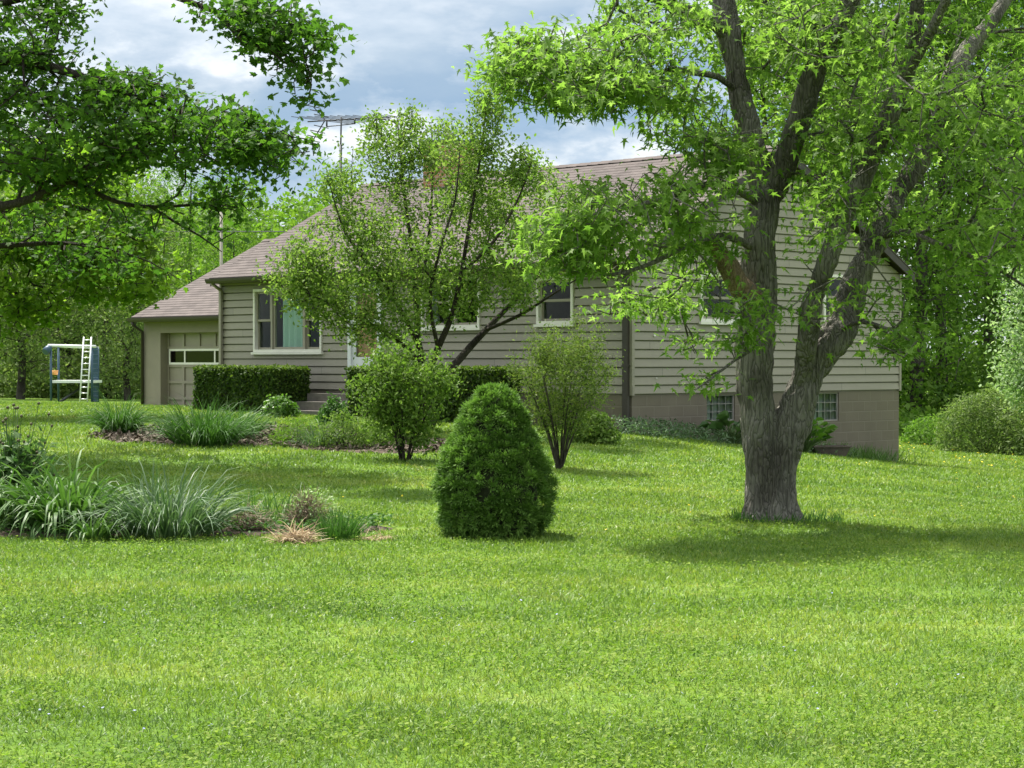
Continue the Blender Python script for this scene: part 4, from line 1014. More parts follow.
att = np.concatenate([
    ell(440, 245, 110, 75, FY, 1.7, 430, .08), ell(345, 265, 75, 55, FY - .9, 1.2, 200), ell(530, 225, 75, 60, FY + .3, 1.4, 220), ell(376, 138, 10, 22, FY + 1, .4, 14), ell(412, 122, 9, 18, FY + .6, .3, 12), ell(440, 130, 9, 16, FY + .9, .3, 10), ell(520, 160, 8, 16, FY - 1, .3, 9), ell(330, 180, 10, 18, FY - .9, .3, 10), ell(300, 250, 16, 12, FY - 1.6, .4, 12), ell(300, 275, 38, 32, FY - 1.6, .7, 70),
    ell(400, 150, 45, 38, FY + .7, 1.0, 130), ell(487, 140, 24, 52, FY - .8, .6, 85), ell(490, 108, 14, 22, FY - .9, .4, 18), ell(455, 160, 40, 38, FY, .9, 90), ell(348, 180, 26, 42, FY - .3, .8, 40), ell(520, 175, 28, 26, FY - .8, .7, 45),
    ell(585, 225, 30, 38, FY + .8, .9, 60), ell(375, 322, 60, 20, FY - 1.1, .8, 80), ell(450, 300, 80, 22, FY - .6, 1.0, 40), ell(320, 300, 40, 22, FY - 1.5, .7, 50), ell(515, 285, 45, 22, FY - .3, .9, 34)])
gr = grow(limbs, att, .16, .12, .05)
tree_obj('crab_apple_tree', fb, 'small spreading many-stemmed tree in front of the house', 'tree', gr, (22, .11, .072, OVATE, M['fruit_leaf'], .5, .7), M['dark_bark'], maxr=.03)

# ------------------------------------------------------------------ clipped hedges
def hedge(s0, s1, y0, y1, z0, z1, label, n=15000):
    x_ = (s0 + s1) / 2; y_ = (y0 + y1) / 2
    c, s = math.cos(HA), math.sin(HA)
    t = empty('hedge', (HX + x_ * c - y_ * s, HY + x_ * s + y_ * c, z0), HA, label, 'hedge')
    hx, hy, hz = (s1 - s0) / 2, (y1 - y0) / 2, z1 - z0
    A = np.array([2 * hx * 2 * hy * 1.0, 2 * hx * hz * 2, 2 * hy * hz * 2]); which = RNG.choice(3, n, p=A / A.sum())
    u, v = RNG.uniform(-1, 1, n), RNG.uniform(-1, 1, n); sg = np.where(RNG.random(n) < .5, -1, 1)
    p = np.zeros((n, 3)); nn = np.zeros((n, 3))
    m = which == 0; p[m] = np.stack([u[m] * hx, v[m] * hy, np.full(m.sum(), hz)], 1); nn[m, 2] = 1
    m = which == 1; p[m] = np.stack([u[m] * hx, sg[m] * hy, (v[m] * .5 + .5) * hz], 1); nn[m, 1] = sg[m]
    m = which == 2; p[m] = np.stack([sg[m] * hx, u[m] * hy, (v[m] * .5 + .5) * hz], 1); nn[m, 0] = sg[m]
    # round the edges, let the surface swell and dip
    q_ = p / np.array((hx, hy, hz)); 
    bump = np.array([mnoise.noise(Vector((a[0] * 2.6, a[1] * 2.6 + x_, a[2] * 2.6))) for a in p]); bump2 = np.array([mnoise.noise(Vector((a[0] * 8, a[1] * 8, a[2] * 8))) for a in p])
    p += nn * (.05 * bump + .035 * bump2 - RNG.exponential(.03, n))[:, None]
    edge = np.clip(np.abs(q_[:, 0]) - .9, 0, 1) * np.clip(q_[:, 2] - .85, 0, 1); p[:, 2] -= edge * 4 * .1
    nr = nn * .8 + RNG.normal(0, .6, (n, 3)) + np.array((0, 0, .35))
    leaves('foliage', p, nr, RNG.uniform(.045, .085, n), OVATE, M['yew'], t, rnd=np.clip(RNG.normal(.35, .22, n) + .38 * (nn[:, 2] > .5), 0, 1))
    b = MB(); b.box((-hx + .09, -hy + .09, -.1), (hx - .09, hy - .09, hz - .09)); b.build('branches', M['dark_bark'], t)
    return t
hedge(sx_at(193, -1.5), sx_at(310, -.55), -1.5, -.55, G(-5.2, 42) - .02, 1.47, 'clipped dark hedge below the picture window', 19000)
hedge(sx_at(347, -1.7), sx_at(522, -.75), -1.7, -.75, .36, 1.47, 'long clipped dark hedge right of the front door', 24000)

# ------------------------------------------------------------------ dwarf spruce
sb = np.array((P(494, 537, 18.2)[0], 18.2, 0)); sb[2] = G(sb[0], sb[1])
spruce = empty('dwarf_spruce', tuple(sb), 0, 'dense cone-shaped dwarf spruce in the middle of the lawn', 'conifer')
PRZ = np.array([0, .06, .14, .25, .42, .56, .67, .91, 1.07, 1.17, 1.25, 1.31, 1.34]); PRR = np.array([.36, .43, .475, .50, .51, .485, .445, .335, .265, .215, .165, .09, .0])
n = 1500
zz = RNG.uniform(0, 1.325, 8000); zz = zz[RNG.random(8000) < np.interp(zz, PRZ, PRR) / .54 + .22][:n]; n = len(zz); aa = RNG.uniform(0, 2 * np.pi, n)
rr = np.interp(zz, PRZ, PRR); 
lump = np.array([mnoise.noise(Vector((math.cos(a) * r_ * 6.5, math.sin(a) * r_ * 6.5, z * 6.5))) for a, r_, z in zip(aa, rr, zz)])
rr = rr * (1 + .11 * lump) + RNG.normal(-.012, .02, n)
rr *= 1 + .06 * np.array([mnoise.noise(Vector((math.cos(a) * 1.6, math.sin(a) * 1.6, z * 2.2 + 4))) for a, z in zip(aa, zz)])
rr -= .07 * np.exp(-((zz - .25 - .04 * np.sin(2 * aa)) / .035) ** 2)
thin_side = ((np.cos(aa + .25) > .80) & (zz < .52) & (zz > .08) & (RNG.random(n) < .35)) | ((np.abs(zz - .25 - .04 * np.sin(2 * aa)) < .03) & (RNG.random(n) < .4))
zz, aa, rr, lump = zz[~thin_side], aa[~thin_side], rr[~thin_side], lump[~thin_side]; n = len(zz)
slope = np.gradient(np.interp(np.linspace(0, 1.34, 200), PRZ, PRR), 1.34 / 199); sl = np.interp(zz, np.linspace(0, 1.34, 200), slope)
rr = rr + (RNG.random(n) < .05) * RNG.uniform(.01, .045, n)
cen = np.stack([rr * np.cos(aa), rr * np.sin(aa), zz], 1); out = np.stack([np.cos(aa), np.sin(aa), -sl + .45], 1); out /= np.linalg.norm(out, axis=1, keepdims=True)
per = 85; pos = np.repeat(cen, per, 0); od = np.repeat(out, per, 0)
dirn = RNG.normal(0, .8, pos.shape) + od; dirn /= np.linalg.norm(dirn, axis=1, keepdims=True)
pos = pos + dirn * RNG.uniform(.0, .055, (len(pos), 1))
rndv = np.clip(np.repeat(RNG.normal(.42, .14, n) + .25 * lump, per) + RNG.normal(0, .14, n * per) , 0, 1)
blades('foliage', pos, dirn, RNG.uniform(.018, .038, len(pos)), .0085, .0, M['spruce'], spruce, 2, rnd=rndv)
mb = MB(); rings = [[(max(.01, r_ * .82 - .02) * math.cos(a), max(.01, r_ * .82 - .02) * math.sin(a), z * .95) for a in np.linspace(0, 2 * math.pi, 29)[:-1]] for z, r_ in zip(PRZ, PRR)]
for r0, r1 in zip(rings[:-1], rings[1:]):
    for j in range(28): mb.poly([r0[j], r0[(j + 1) % 28], r1[(j + 1) % 28], r1[j]], smooth=True)
mb.build('branches', solid('spruce_inner', (0.028, 0.036, 0.014), 1.0, .3, 14, .6, 60), spruce)

# ------------------------------------------------------------------ shrubs
def shrub(name, x, yb, Y, spots, label, cat, leafspec, bark, stems=14, spread=.12, hgt=1.0, lean=.35, tip=.0025, step=.12):
    X = P(x, 361, Y)[0]; b = np.array((X, Y, G(X, Y) - .03)); limbs = []
    for k in range(stems):
        a = 2 * math.pi * k / stems + RNG.uniform(-.3, .3); o = np.array((math.cos(a), math.sin(a), 0)); l_ = lean * RNG.uniform(.3, 1.1)
        p0 = b + o * spread * RNG.uniform(.2, 1); limbs.append(([p0, p0 + o * l_ * .25 * hgt + (0, 0, .3 * hgt), p0 + o * l_ * .6 * hgt + (0, 0, .62 * hgt), p0 + o * l_ * hgt + (0, 0, hgt * .92)], [.016, .012, .008, .004], None))
    att = np.concatenate([ell(*s) for s in spots])
    gr = grow(limbs, att, step, .12, .12)
    return tree_obj(name, b, label, cat, gr, leafspec, bark, tip=tip, maxr=.01)
shrub('shrub', 560, 465, 26.4, [(563, 382, 48, 40, 26.4, .62, 270), (565, 352, 40, 20, 26.4, .5, 100), (532, 340, 6, 16, 26.4, .2, 9), (552, 330, 6, 12, 26.2, .2, 8), (580, 328, 7, 14, 26.5, .2, 9), (600, 338, 6, 16, 26.4, .2, 9), (612, 362, 6, 16, 26.5, .2, 8), (514, 362, 5, 18, 26.3, .2, 8), (560, 415, 34, 22, 26.4, .4, 70)], 'thin vase-shaped olive shrub standing on the lawn beside the corner window', 'shrub',
      (26, .07, .058, LANCE, M['olive'], .2, .8), M['grey_bark'], 18, .045, 1.35, .46)
shrub('shrub', 405, 458, 27.2, [(403, 392, 44, 34, 27.2, .6, 170), (392, 368, 32, 20, 27.2, .5, 70), (428, 376, 24, 22, 27.2, .5, 50), (382, 350, 7, 12, 27.2, .2, 8), (412, 347, 9, 12, 27.3, .2, 10), (436, 358, 7, 12, 27, .2, 8), (356, 388, 8, 16, 27.1, .2, 9), (452, 384, 6, 18, 27.3, .2, 8), (408, 428, 36, 22, 27.2, .45, 70), (378, 412, 24, 24, 27.2, .4, 40)], 'rounded leafy shrub in front of the long hedge', 'shrub',
      (18, .075, .062, OVATE, M['shrub'], .35, .75), M['dark_bark'], 12, .08, 1.1, .42)
def mound(name, x, Y, w_, h_, dp, label, cat, n, size, tmpl, mat, stems=True, up=.4, dx=0, rz=0):
    X = P(x, 361, Y)[0]; b = (X, Y, G(X, Y)); t = empty(name, b, 0, label, cat)
    d = RNG.normal(0, 1, (n, 3)); d[:, 2] = np.abs(d[:, 2]); d /= np.linalg.norm(d, axis=1, keepdims=True)
    lump = np.array([mnoise.noise(Vector((a[0] * 2.2 + X, a[1] * 2.2 + Y, a[2] * 2.2))) for a in d])
    r_ = RNG.uniform(.35, 1, n) ** .5 * (1 + .28 * lump); p = d * r_[:, None] * np.array((w_ / 2, dp / 2, h_))
    nr = d * .5 + RNG.normal(0, .55, (n, 3)) + np.array((0, 0, up))
    leaves('foliage', p, nr, size * RNG.uniform(.6, 1.3, n), tmpl, mat, t)
    mb = MB()
    for k in range(14):
        e = p[RNG.integers(n)]; mb.tube([(e[0] * .1, e[1] * .1, -.03), tuple(e * (.5, .5, .6)), tuple(e * .9)], [.008, .006, .003], 5)
    mb.build('stems', M['dark_bark'], t); return t
mound('shrub', 592, 31.5, .85, .52, .8, 'low bushy green plant at the house corner left of the downspout', 'plant', 2200, .07, OVATE, M['shrub'])
mound('shrub', 345, 28.8, 1.0, .55, .7, 'loose feathery green plant beside the rounded shrub', 'plant', 2600, .055, LANCE, M['shrub'])
mound('shrub', 280, 37.5, .75, .42, .6, 'small pale leafy plant before the left hedge end', 'plant', 900, .08, OVATE, M['hosta'])
mound('shrub', 298, 29.4, .95, .42, .8, 'yellowish feathery low plant in the bark bed', 'plant', 2400, .055, LANCE, M['lime_leaf'])
mound('shrub', 335, 33.5, .6, .5, .6, 'dark leafy plant near the front steps', 'plant', 1200, .065, OVATE, M['clump'])
mound('shrub', 375, 29.3, .6, .30, .6, 'bright low plant in shade under the rounded shrub', 'plant', 900, .06, OVATE, M['shrub'])

def blade_clump(name, x, Y, n, rad, ln, wd, droop, spread, label, mat, cat='plant', seg=5, squash=1.0):
    X = P(x, 361, Y)[0]; t = empty(name, (X, Y, G(X, Y)), 0, label, cat)
    a = RNG.uniform(0, 2 * np.pi, n); r_ = rad * np.sqrt(RNG.random(n)); b = np.stack([r_ * np.cos(a), r_ * np.sin(a) * squash, np.full(n, -.01)], 1)
    b[:, 2] += ground(X + b[:, 0], Y + b[:, 1]) - G(X, Y)
    d = np.stack([np.cos(a), np.sin(a), np.zeros(n)], 1) * (spread * (r_ / rad * .7 + .3))[:, None] + RNG.normal(0, .27, (n, 3)); d[:, 2] = 1
    L_ = ln * RNG.uniform(.55, 1.15, n)
    blades('leaf_blades', b, d, L_, wd * RNG.uniform(.6, 1.2, n), droop * RNG.uniform(.5, 1.4, n), mat, t, seg, rnd=RNG.random(n) ** 1.7); return t
# far bark bed
blade_clump('grass_clump', 120, 31.5, 520, .18, .80, .016, .85, .8, 'fountain-like dark grass clump at the left end of the bark bed', M['clump'])
blade_clump('grass_clump', 205, 29.2, 850, .42, .82, .017, .85, .75, 'widest green grass clump in the middle of the bark bed', M['clump'])
blade_clump('grass_clump', 236, 30.6, 420, .26, .72, .016, .85, .8, 'smaller grass clump touching the widest one in the bark bed', M['clump'])
blade_clump('grass_clump', 170, 31.8, 60, .14, .42, .02, .35, .6, 'short thin sprout between two grass clumps in the bark bed', M['iris'])
blade_clump('grass_clump', 320, 29.0, 200, .24, .5, .014, .6, .7, 'blue-green grassy tuft among feathery plants', M['iris'])
# near bed: daylilies, blue-green clump, peony, dry remains
blade_clump('daylily', 68, 18.4, 330, .28, .90, .052, 1.1, .62, 'arching daylily clump with broad leaves in the near bed', M['lily'], seg=6)
blade_clump('daylily', 12, 18.9, 300, .28, .90, .050, 1.1, .65, 'daylily clump cut by the left edge below the seed heads', M['lily'], seg=6)
blade_clump('daylily', 92, 17.7, 80, .12, .55, .030, 1.3, .8, 'low drooping daylily tuft at the front edge of the near bed', M['lily'], seg=6)
blade_clump('iris_clump', 168, 18.1, 560, .36, .78, .018, .8, .85, 'spiky blue-green grass clump next to the daylilies', M['iris'], seg=5)
blade_clump('iris_clump', 145, 18.8, 180, .22, .62, .015, .5, .5, 'upright blue-green tuft behind the spiky clump', M['iris'], seg=5)
blade_clump('grass_clump', 275, 19.2, 130, .36, .46, .017, .7, .5, 'row of loose green blades behind the dry remains', M['lily'])
blade_clump('grass_clump', 338, 18.0, 320, .17, .32, .010, .35, .5, 'dark tuft of fine grass right of the dry remains', M['clump'])
def dry_heap(x, Y, n, w_, h_, label, mat, ln=.3, wd=.006, up=.35):
    X = P(x, 361, Y)[0]; t = empty('dry_clump', (X, Y, G(X, Y)), 0, label, 'dead plant')
    d = RNG.normal(0, 1, (n, 3)); d[:, 2] = np.abs(d[:, 2]); d /= np.linalg.norm(d, axis=1, keepdims=True); p = d * (RNG.random(n) ** .5)[:, None] * np.array((w_ / 2, w_ / 2.4, h_))
    dv = RNG.normal(0, 1, (n, 3)); dv[:, 2] = np.abs(dv[:, 2]) * up; blades('dry_stalks', p, dv, ln * RNG.uniform(.4, 1.1, n), wd, .35, mat, t, 3); return t
dry_heap(248, 18.5, 700, .45, .22, 'grey-brown heap of dead stalks beside the blue-green clump', M['twigs'], .22, .005)
dry_heap(306, 18.6, 1300, .42, .34, 'tangled brown twiggy dead bush with a few yellow leaves', M['twigs'], .2, .005, .8)
dry_heap(297, 17.6, 420, .36, .10, 'pale straw heap lying at the front of the near bed', M['straw'], .28, .007, .3)
dry_heap(375, 17.9, 120, .32, .03, 'thin scatter of straw on the grass', M['straw'], .2, .006, .15)
X = P(312, 361, 18.6)[0]; n = 260
t = empty('sprouting_bush', (X, 18.6, G(X, 18.6)), 0, 'yellow-green leaves sprouting over the brown dead bush', 'plant')
p = sphere_pts((0.02, 0, .22), (.24, .2, .2), n, .7); p = p[p[:, 2] > .05]; leaves('foliage', p, leaf_normals(len(p)), .04 * RNG.uniform(.6, 1.2, len(p)), OVATE, M['pale_leaf'], t)
# peony with seed heads
X = P(14, 361, 19.3)[0]; t = empty('peony', (X, 19.3, G(X, 19.3)), 0, 'leafy dark plant with thin stalks of seed heads at the left edge', 'plant')
mb = MB(); lp = []
for k in range(46):
    a = RNG.uniform(0, 6.28); o = RNG.uniform(.05, .42); h_ = RNG.uniform(.6, 1.28) - o * .5; e = np.array((math.cos(a) * o, math.sin(a) * o, h_)); m_ = e * (.55, .55, .55)
    mb.tube([(e[0] * .25, e[1] * .25, -.02), tuple(m_), tuple(e)], [.006, .005, .003], 5)
    hd = MB(); hd.tube([tuple(e - (0, 0, .008)), tuple(e + (0, 0, .006)), tuple(e + (0, 0, .02))], [.010, .017, .006], 7); hd.build('seed_head', M['seed'], t)
    for f in np.linspace(.15, .68, 8): lp.append(e * f + RNG.normal(0, .07, 3)); lp.append(e * f + RNG.normal(0, .07, 3))
lp = np.array(lp * 3) + RNG.normal(0, .07, (len(lp) * 3, 3)); lp = lp[lp[:, 2] > .03]
mb.build('stems', M['green_stem'], t)
leaves('foliage', lp, leaf_normals(len(lp), .7, .6), .13 * RNG.uniform(.6, 1.2, len(lp)), (LANCE[0] * np.array((1.5, 1, 1)), LANCE[1]), M['peony'], t)
# low weeds covering the near bed
n = 5200; wx = RNG.uniform(-6.4, -1.15, n); wy = RNG.normal(18.5, .55, n); m = in_bed(wx, wy, .05); wx, wy = wx[m], wy[m]
wp = np.stack([wx, wy, ground(wx, wy) + RNG.uniform(.02, .14, len(wx))], 1)
tag(leaves('ground_cover', wp, leaf_normals(len(wp), 1, .45), .05 * RNG.uniform(.6, 1.3, len(wp)), OVATE, M['clump'], None), 'low weeds covering the near flower bed', 'weeds', kind='stuff')
# bark chips of the far bed
n = 9000; cx_ = RNG.uniform(-7, 0, n); cy_ = RNG.uniform(28, 34, n); m = np.zeros(n, bool)
for (bx_, by_, rx_, ry_) in BEDS[:2]: m |= ((cx_ - bx_) / rx_) ** 2 + ((cy_ - by_) / ry_) ** 2 < 1.05
cx_, cy_ = cx_[m], cy_[m]; cp_ = np.stack([cx_, cy_, ground(cx_, cy_) + .035 + RNG.uniform(0, .03, len(cx_))], 1)
tag(leaves('bark_mulch', cp_, leaf_normals(len(cp_), 1, .5), RNG.uniform(.04, .11, len(cp_)), DIAMOND, M['chips'], None), 'loose bark chips spread over the far bed', 'mulch', kind='stuff')

# ------------------------------------------------------------------ planting along the gable wall
n = 5200; tt = RNG.uniform(-.9, 4.6, n); oo = RNG.gamma(2.0, .28, n) + .05
lx, ly = oo, tt
wx = HX + lx * math.cos(HA) - ly * math.sin(HA); wy = HY + lx * math.sin(HA) + ly * math.cos(HA)
hh = np.clip(.34 - .12 * oo, .08, .4); wp = np.stack([wx, wy, ground(wx, wy) + RNG.random(n) * hh], 1); m = oo < 1.6; wp = wp[m]
tag(leaves('ground_cover', wp, leaf_normals(len(wp), .6, .6), .085 * RNG.uniform(.5, 1.3, len(wp)), LANCE, M['iris'], None), 'low blue-green planting along the foot of the gable wall', 'ground cover', kind='stuff')
n = 900; tt = RNG.uniform(4.6, 7.3, n); oo = RNG.gamma(2, .2, n) + .05
wx = HX + oo * math.cos(HA) - tt * math.sin(HA); wy = HY + oo * math.sin(HA) + tt * math.cos(HA); b = np.stack([wx, wy, ground(wx, wy)], 1); dv = RNG.normal(0, .4, (n, 3)); dv[:, 2] = 1
tag(blades('weeds', b, dv, RNG.uniform(.12, .42, n), .012, .4, M['lily'], None, 3), 'straggling weeds against the block foundation right of the trunk', 'weeds', kind='stuff')
def hosta(t_, o_, label, hgt, n, size, mat):
    X = HX + o_ * math.cos(HA) - t_ * math.sin(HA); Y = HY + o_ * math.sin(HA) + t_ * math.cos(HA); t = empty('broadleaf_plant', (X, Y, G(X, Y)), 0, label, 'plant')
    a = RNG.uniform(0, 6.28, n); el_ = RNG.uniform(.5, 1.35, n); L_ = hgt * RNG.uniform(.5, 1.0, n)
    e = np.stack([np.cos(a) * np.cos(el_) * L_, np.sin(a) * np.cos(el_) * L_, np.sin(el_) * L_], 1)
    mb = MB()
    for q_ in e: mb.tube([(0, 0, -.02), tuple(q_ * (.4, .4, .6)), tuple(q_)], [.012, .009, .006], 5)
    mb.build('stems', M['green_stem'], t)
    nr = np.stack([np.cos(a) * -.5, np.sin(a) * -.5, np.full(n, .9)], 1) + RNG.normal(0, .25, (n, 3))
    u, v, w_ = frame_from(nr, np.zeros(n)); want = np.stack([np.cos(a), np.sin(a), np.zeros(n)], 1); sp = np.arctan2(-(want * u).sum(1), (want * v).sum(1))
    leaves('leaves', e, nr, size * RNG.uniform(.7, 1.2, n), (OVATE[0] * np.array((1.3, 1, 2)), OVATE[1]), mat, t, spin=sp); return t
hosta(1.7, .9, 'dark broad-leaved plant left of the first glass block window', .55, 44, .24, M['peony'])
hosta(2.35, 1.25, 'spreading bright green broad-leaved plant under the first glass block window', .55, 80, .20, M['hosta'])
hosta(2.85, 1.6, 'tall bright yellow-green broad-leaved plant close to the big trunk', .66, 90, .21, M['hosta'])
# wooden trough planter on the ground
pt = P(830, 457, 37.0); zt_ = G(pt[0], pt[1]); tr = empty('planter', (pt[0], pt[1], zt_), R(8), 'low dark weathered planter trough by the foundation', 'planter')
w0, w1, d0, d1_, h_ = .26, .34, .12, .17, .19
mb = MB(); lo_ = [(-w0, -d0, 0), (w0, -d0, 0), (w0, d0, 0), (-w0, d0, 0)]; hi_ = [(-w1, -d1_, h_), (w1, -d1_, h_), (w1, d1_, h_), (-w1, d1_, h_)]
for j in range(4): mb.poly([lo_[j], lo_[(j + 1) % 4], hi_[(j + 1) % 4], hi_[j]])
mb.poly(lo_[::-1]); mb.build('tub', M['tub'], tr)
mb = MB()
for (a_, b_) in (((-w1 - .02, -d1_ - .02, h_), (w1 + .02, -d1_ + .02, h_ + .025)), ((-w1 - .02, d1_ - .02, h_), (w1 + .02, d1_ + .02, h_ + .025)), ((-w1 - .02, -d1_ + .021, h_), (-w1 + .02, d1_ - .021, h_ + .025)), ((w1 - .02, -d1_ + .021, h_), (w1 + .02, d1_ - .021, h_ + .025))): mb.box(a_, b_)
mb.build('rim', M['tub'], tr); box_obj('soil', (-w1 + .02, -d1_ + .02, h_ - .04), (w1 - .02, d1_ - .02, h_ - .02), M['soil'], tr)

# ------------------------------------------------------------------ play frame, ladder and what hangs there
PYD = 70.0
def pw(x, y, d=0.0): return P(x, y, PYD + d)
gz0 = pw(70, 402)[2]; pc = pw(74, 402); zg = G(pc[0], pc[1])
pf = empty('play_frame', (pc[0], pc[1], zg), 0, 'blue and white climbing frame at the edge of the woods', 'play frame')
rel = lambda x, y, d=0.0: tuple(pw(x, y, d) - np.array((pc[0], pc[1], gz0)))
for (x, d) in ((51, -.6), (58.5, .6), (92, -.6), (98, .6)):
    mb = MB(); mb.tube([rel(x, 403, d), rel(x, 347, d)], .042, 8); mb.build('post', M['blue'], pf)
mb = MB(); mb.tube([rel(48, 345.5, -.6), rel(96, 346.5, -.6)], .05, 8); mb.build('top_bar', M['pale_bar'], pf)
mb = MB(); mb.tube([rel(51, 346, .6), rel(99, 348, .6)], .04, 8); mb.build('top_bar', M['pale_bar'], pf)
mb = MB(); p, q_ = rel(51, 381.5, -.6), rel(102, 381, .6); mb.box((p[0], p[1], p[2] - .05), (q_[0], q_[1], p[2] + .04)); mb.build('platform', M['pale_bar'], pf)
mb = MB(); p, q_ = rel(45, 346, -.75), rel(50, 352, -.45); mb.tube([(p[0], p[1], q_[2]), (p[0] + .1, p[1] + .15, q_[2] + .14), (p[0] + .12, p[1] + .15, p[2] + .02)], [.13, .12, .05], 10); mb.build('hood', M['blue'], pf)
mb = MB()
for k in range(10):
    f = k / 9; mb.tube([rel(92 + 6 * f, 347, -.6 + 1.2 * f), rel(92 + 6 * f, 402, -.6 + 1.2 * f)], .02, 5)
for k in range(12): y = 350 + k * 4.6; mb.tube([rel(92, y, -.6), rel(98, y, .6)], .018, 5)
mb.build('climbing_net', M['blue'], pf)
mb = MB(); mb.tube([rel(60, 402, -.3), rel(82, 387, .2)], .05, 6); mb.build('slide_rail', M['dark_steel'], pf)
la = empty('ladder', (pc[0] + .35, pc[1] - .9, zg), 0, 'pale aluminium ladder leaning upright on the climbing frame', 'ladder')
rl_ = lambda x, y, d=0.0: tuple(pw(x, y, d) - np.array((pc[0] + .35, pc[1] - .9, gz0)) + np.array((0, -.05, 0)))
mb = MB(); mb.tube([rl_(80, 402, -1.1), rl_(84.2, 337, -.72)], .026, 6); mb.build('rail', M['alu'], la)
mb = MB(); mb.tube([rl_(87.5, 402, -1.1), rl_(91.8, 337, -.72)], .026, 6); mb.build('rail', M['alu'], la)
for k in range(11):
    f = (k + .5) / 11; y = 402 - 65 * f; d = -1.1 + .38 * f; mb = MB(); mb.tube([rl_(80 + 4.2 * f, y, d), rl_(87.5 + 4.3 * f, y, d)], .02, 6); mb.build('rung', M['alu'], la)
bk = pw(55, 372, 0); bu = empty('hanging_bucket', tuple(bk), 0, 'small pale orange bucket hanging under the climbing frame', 'bucket')
mb = MB(); mb.tube([(0, 0, -.10), (0, 0, .06)], [.09, .12], 12); mb.build('body', M['orange'], bu)
mb = MB(); mb.tube([(-.11, 0, .06), (0, 0, .2), (.11, 0, .06)], .008, 5); mb.tube([(0, 0, .2), (0, .0, rel(55, 346)[2] + gz0 - bk[2])], .01, 5); mb.build('rope', M['dark_steel'], bu)

# ------------------------------------------------------------------ the woods: a few grown trees, copied with their parts
def wood_tree(name, label, H, rad, leafmat, seed, n_att=420, low=.22, per=26, size=.20, trunk_r=.18, spread=.34, bark='grey_bark', group=None):
    global RNG
    RNG = np.random.default_rng(seed)
    tr_pts = [np.array((0, 0, -.2)), np.array((RNG.normal(0, .1), RNG.normal(0, .1), H * .25)), np.array((RNG.normal(0, .25), RNG.normal(0, .25), H * .55)), np.array((RNG.normal(0, .4), RNG.normal(0, .4), H * .95))]
    limbs = [(tr_pts, [trunk_r * 1.25, trunk_r * .9, trunk_r * .6, .03], None)]; att = []
    for k in range(13):
        f = low + (1 - low) * (k + .5) / 13; a = k * 2.4 + RNG.uniform(-.5, .5); prof = math.sin(math.pi * min(1, .18 + .8 * (1 - (f - low) / (1 - low)) ** .8)) ** .6
        rr = rad * prof * RNG.uniform(.45, 1.0); c = np.array((math.cos(a) * rr * .75, math.sin(a) * rr * .75, H * f + rr * .15))
        att.append(sphere_pts(c, (rad * .48, rad * .48, H * .085), n_att // 13, .3))
        b0 = np.array([np.interp(H * f * .86, [p[2] for p in tr_pts], [p[j] for p in tr_pts]) for j in range(3)])
        limbs.append(([b0, b0 + (c - b0) * .5 + (0, 0, -.1), c], [trunk_r * .35 * (1.1 - f), trunk_r * .22 * (1.1 - f), .02], 0))
    att = np.concatenate(att); gr = grow(limbs, att, .5, .1, .03)
    return tree_obj(name, (0, 0, 0), label, 'tree', gr, (per, spread, size, DIAMOND, leafmat, .6, .7), M[bark], group, tip=.012, maxr=.08, skip_thin=.0)
def copy_tree(o):
    c = o.copy(); COL.objects.link(c)
    for ch in o.children: d = ch.copy(); COL.objects.link(d); d.parent = c
    return c
PR = [wood_tree('woodland_tree', 'x', 17, 4.2, M['wood_leaf'], 11), wood_tree('woodland_tree', 'x', 15, 3.6, M['lime_leaf'], 12, low=.16), wood_tree('woodland_tree', 'x', 18, 4.4, M['wood_leaf'], 13, low=.10, trunk_r=.22), wood_tree('woodland_tree', 'x', 8, 3.4, M['brush_leaf'], 14, low=.12, trunk_r=.15, size=.17)]
RNG = np.random.default_rng(99)
used = set()
def plant(k, x, Y, s, rz, label, group=None, X=None, lean=0.0):
    o = PR[k] if k not in used else copy_tree(PR[k]); used.add(k)
    X = P(x, 361, Y)[0] if X is None else X
    o.location = (X, Y, G(X, Y)); o.rotation_euler = (0, lean, rz); o.scale = (s, s, s); o['label'] = label
    if group: o['group'] = group
    elif 'group' in o: del o['group']
    return o
RW = 'woodland trees right of the house'; LW = 'trees beyond the play frame'
for (k, x, Y, s, rz, lab) in [
    (2, 912, 66, 1.0, .3, 'tall woodland tree with dark trunk just right of the gable wall'),
    (0, 944, 68, 1.05, 1.9, 'woodland tree with thick double-looking trunk beside the gable wall'),
    (0, 985, 72, 1.1, 4.0, 'woodland tree in the shade left of the pale blossoming tree'),
    (1, 830, 66, 1.05, 2.2, 'sunlit lime-green tree rising behind the gable roof'),
    (2, 1015, 78, 1.1, 1.0, 'darkest tall woodland tree at the right edge behind the pale one'),
    (1, 760, 68, 1.0, 5.0, 'lime-green tree behind the ridge left of the forked trunk top'),
    (0, 880, 76, 1.2, 3.1, 'tall deep green tree behind the lower right gable corner'),
    (2, 955, 86, 1.2, 5.3, 'deep woods tree filling the gap between two dark trunks'),
    (0, 1060, 72, 1.1, .8, 'broad woodland tree leaning in from beyond the right edge'),
    (1, 800, 80, 1.15, .4, 'pale green tree farthest behind the gable roof')]: plant(k, x, Y, s, rz, lab, RW)
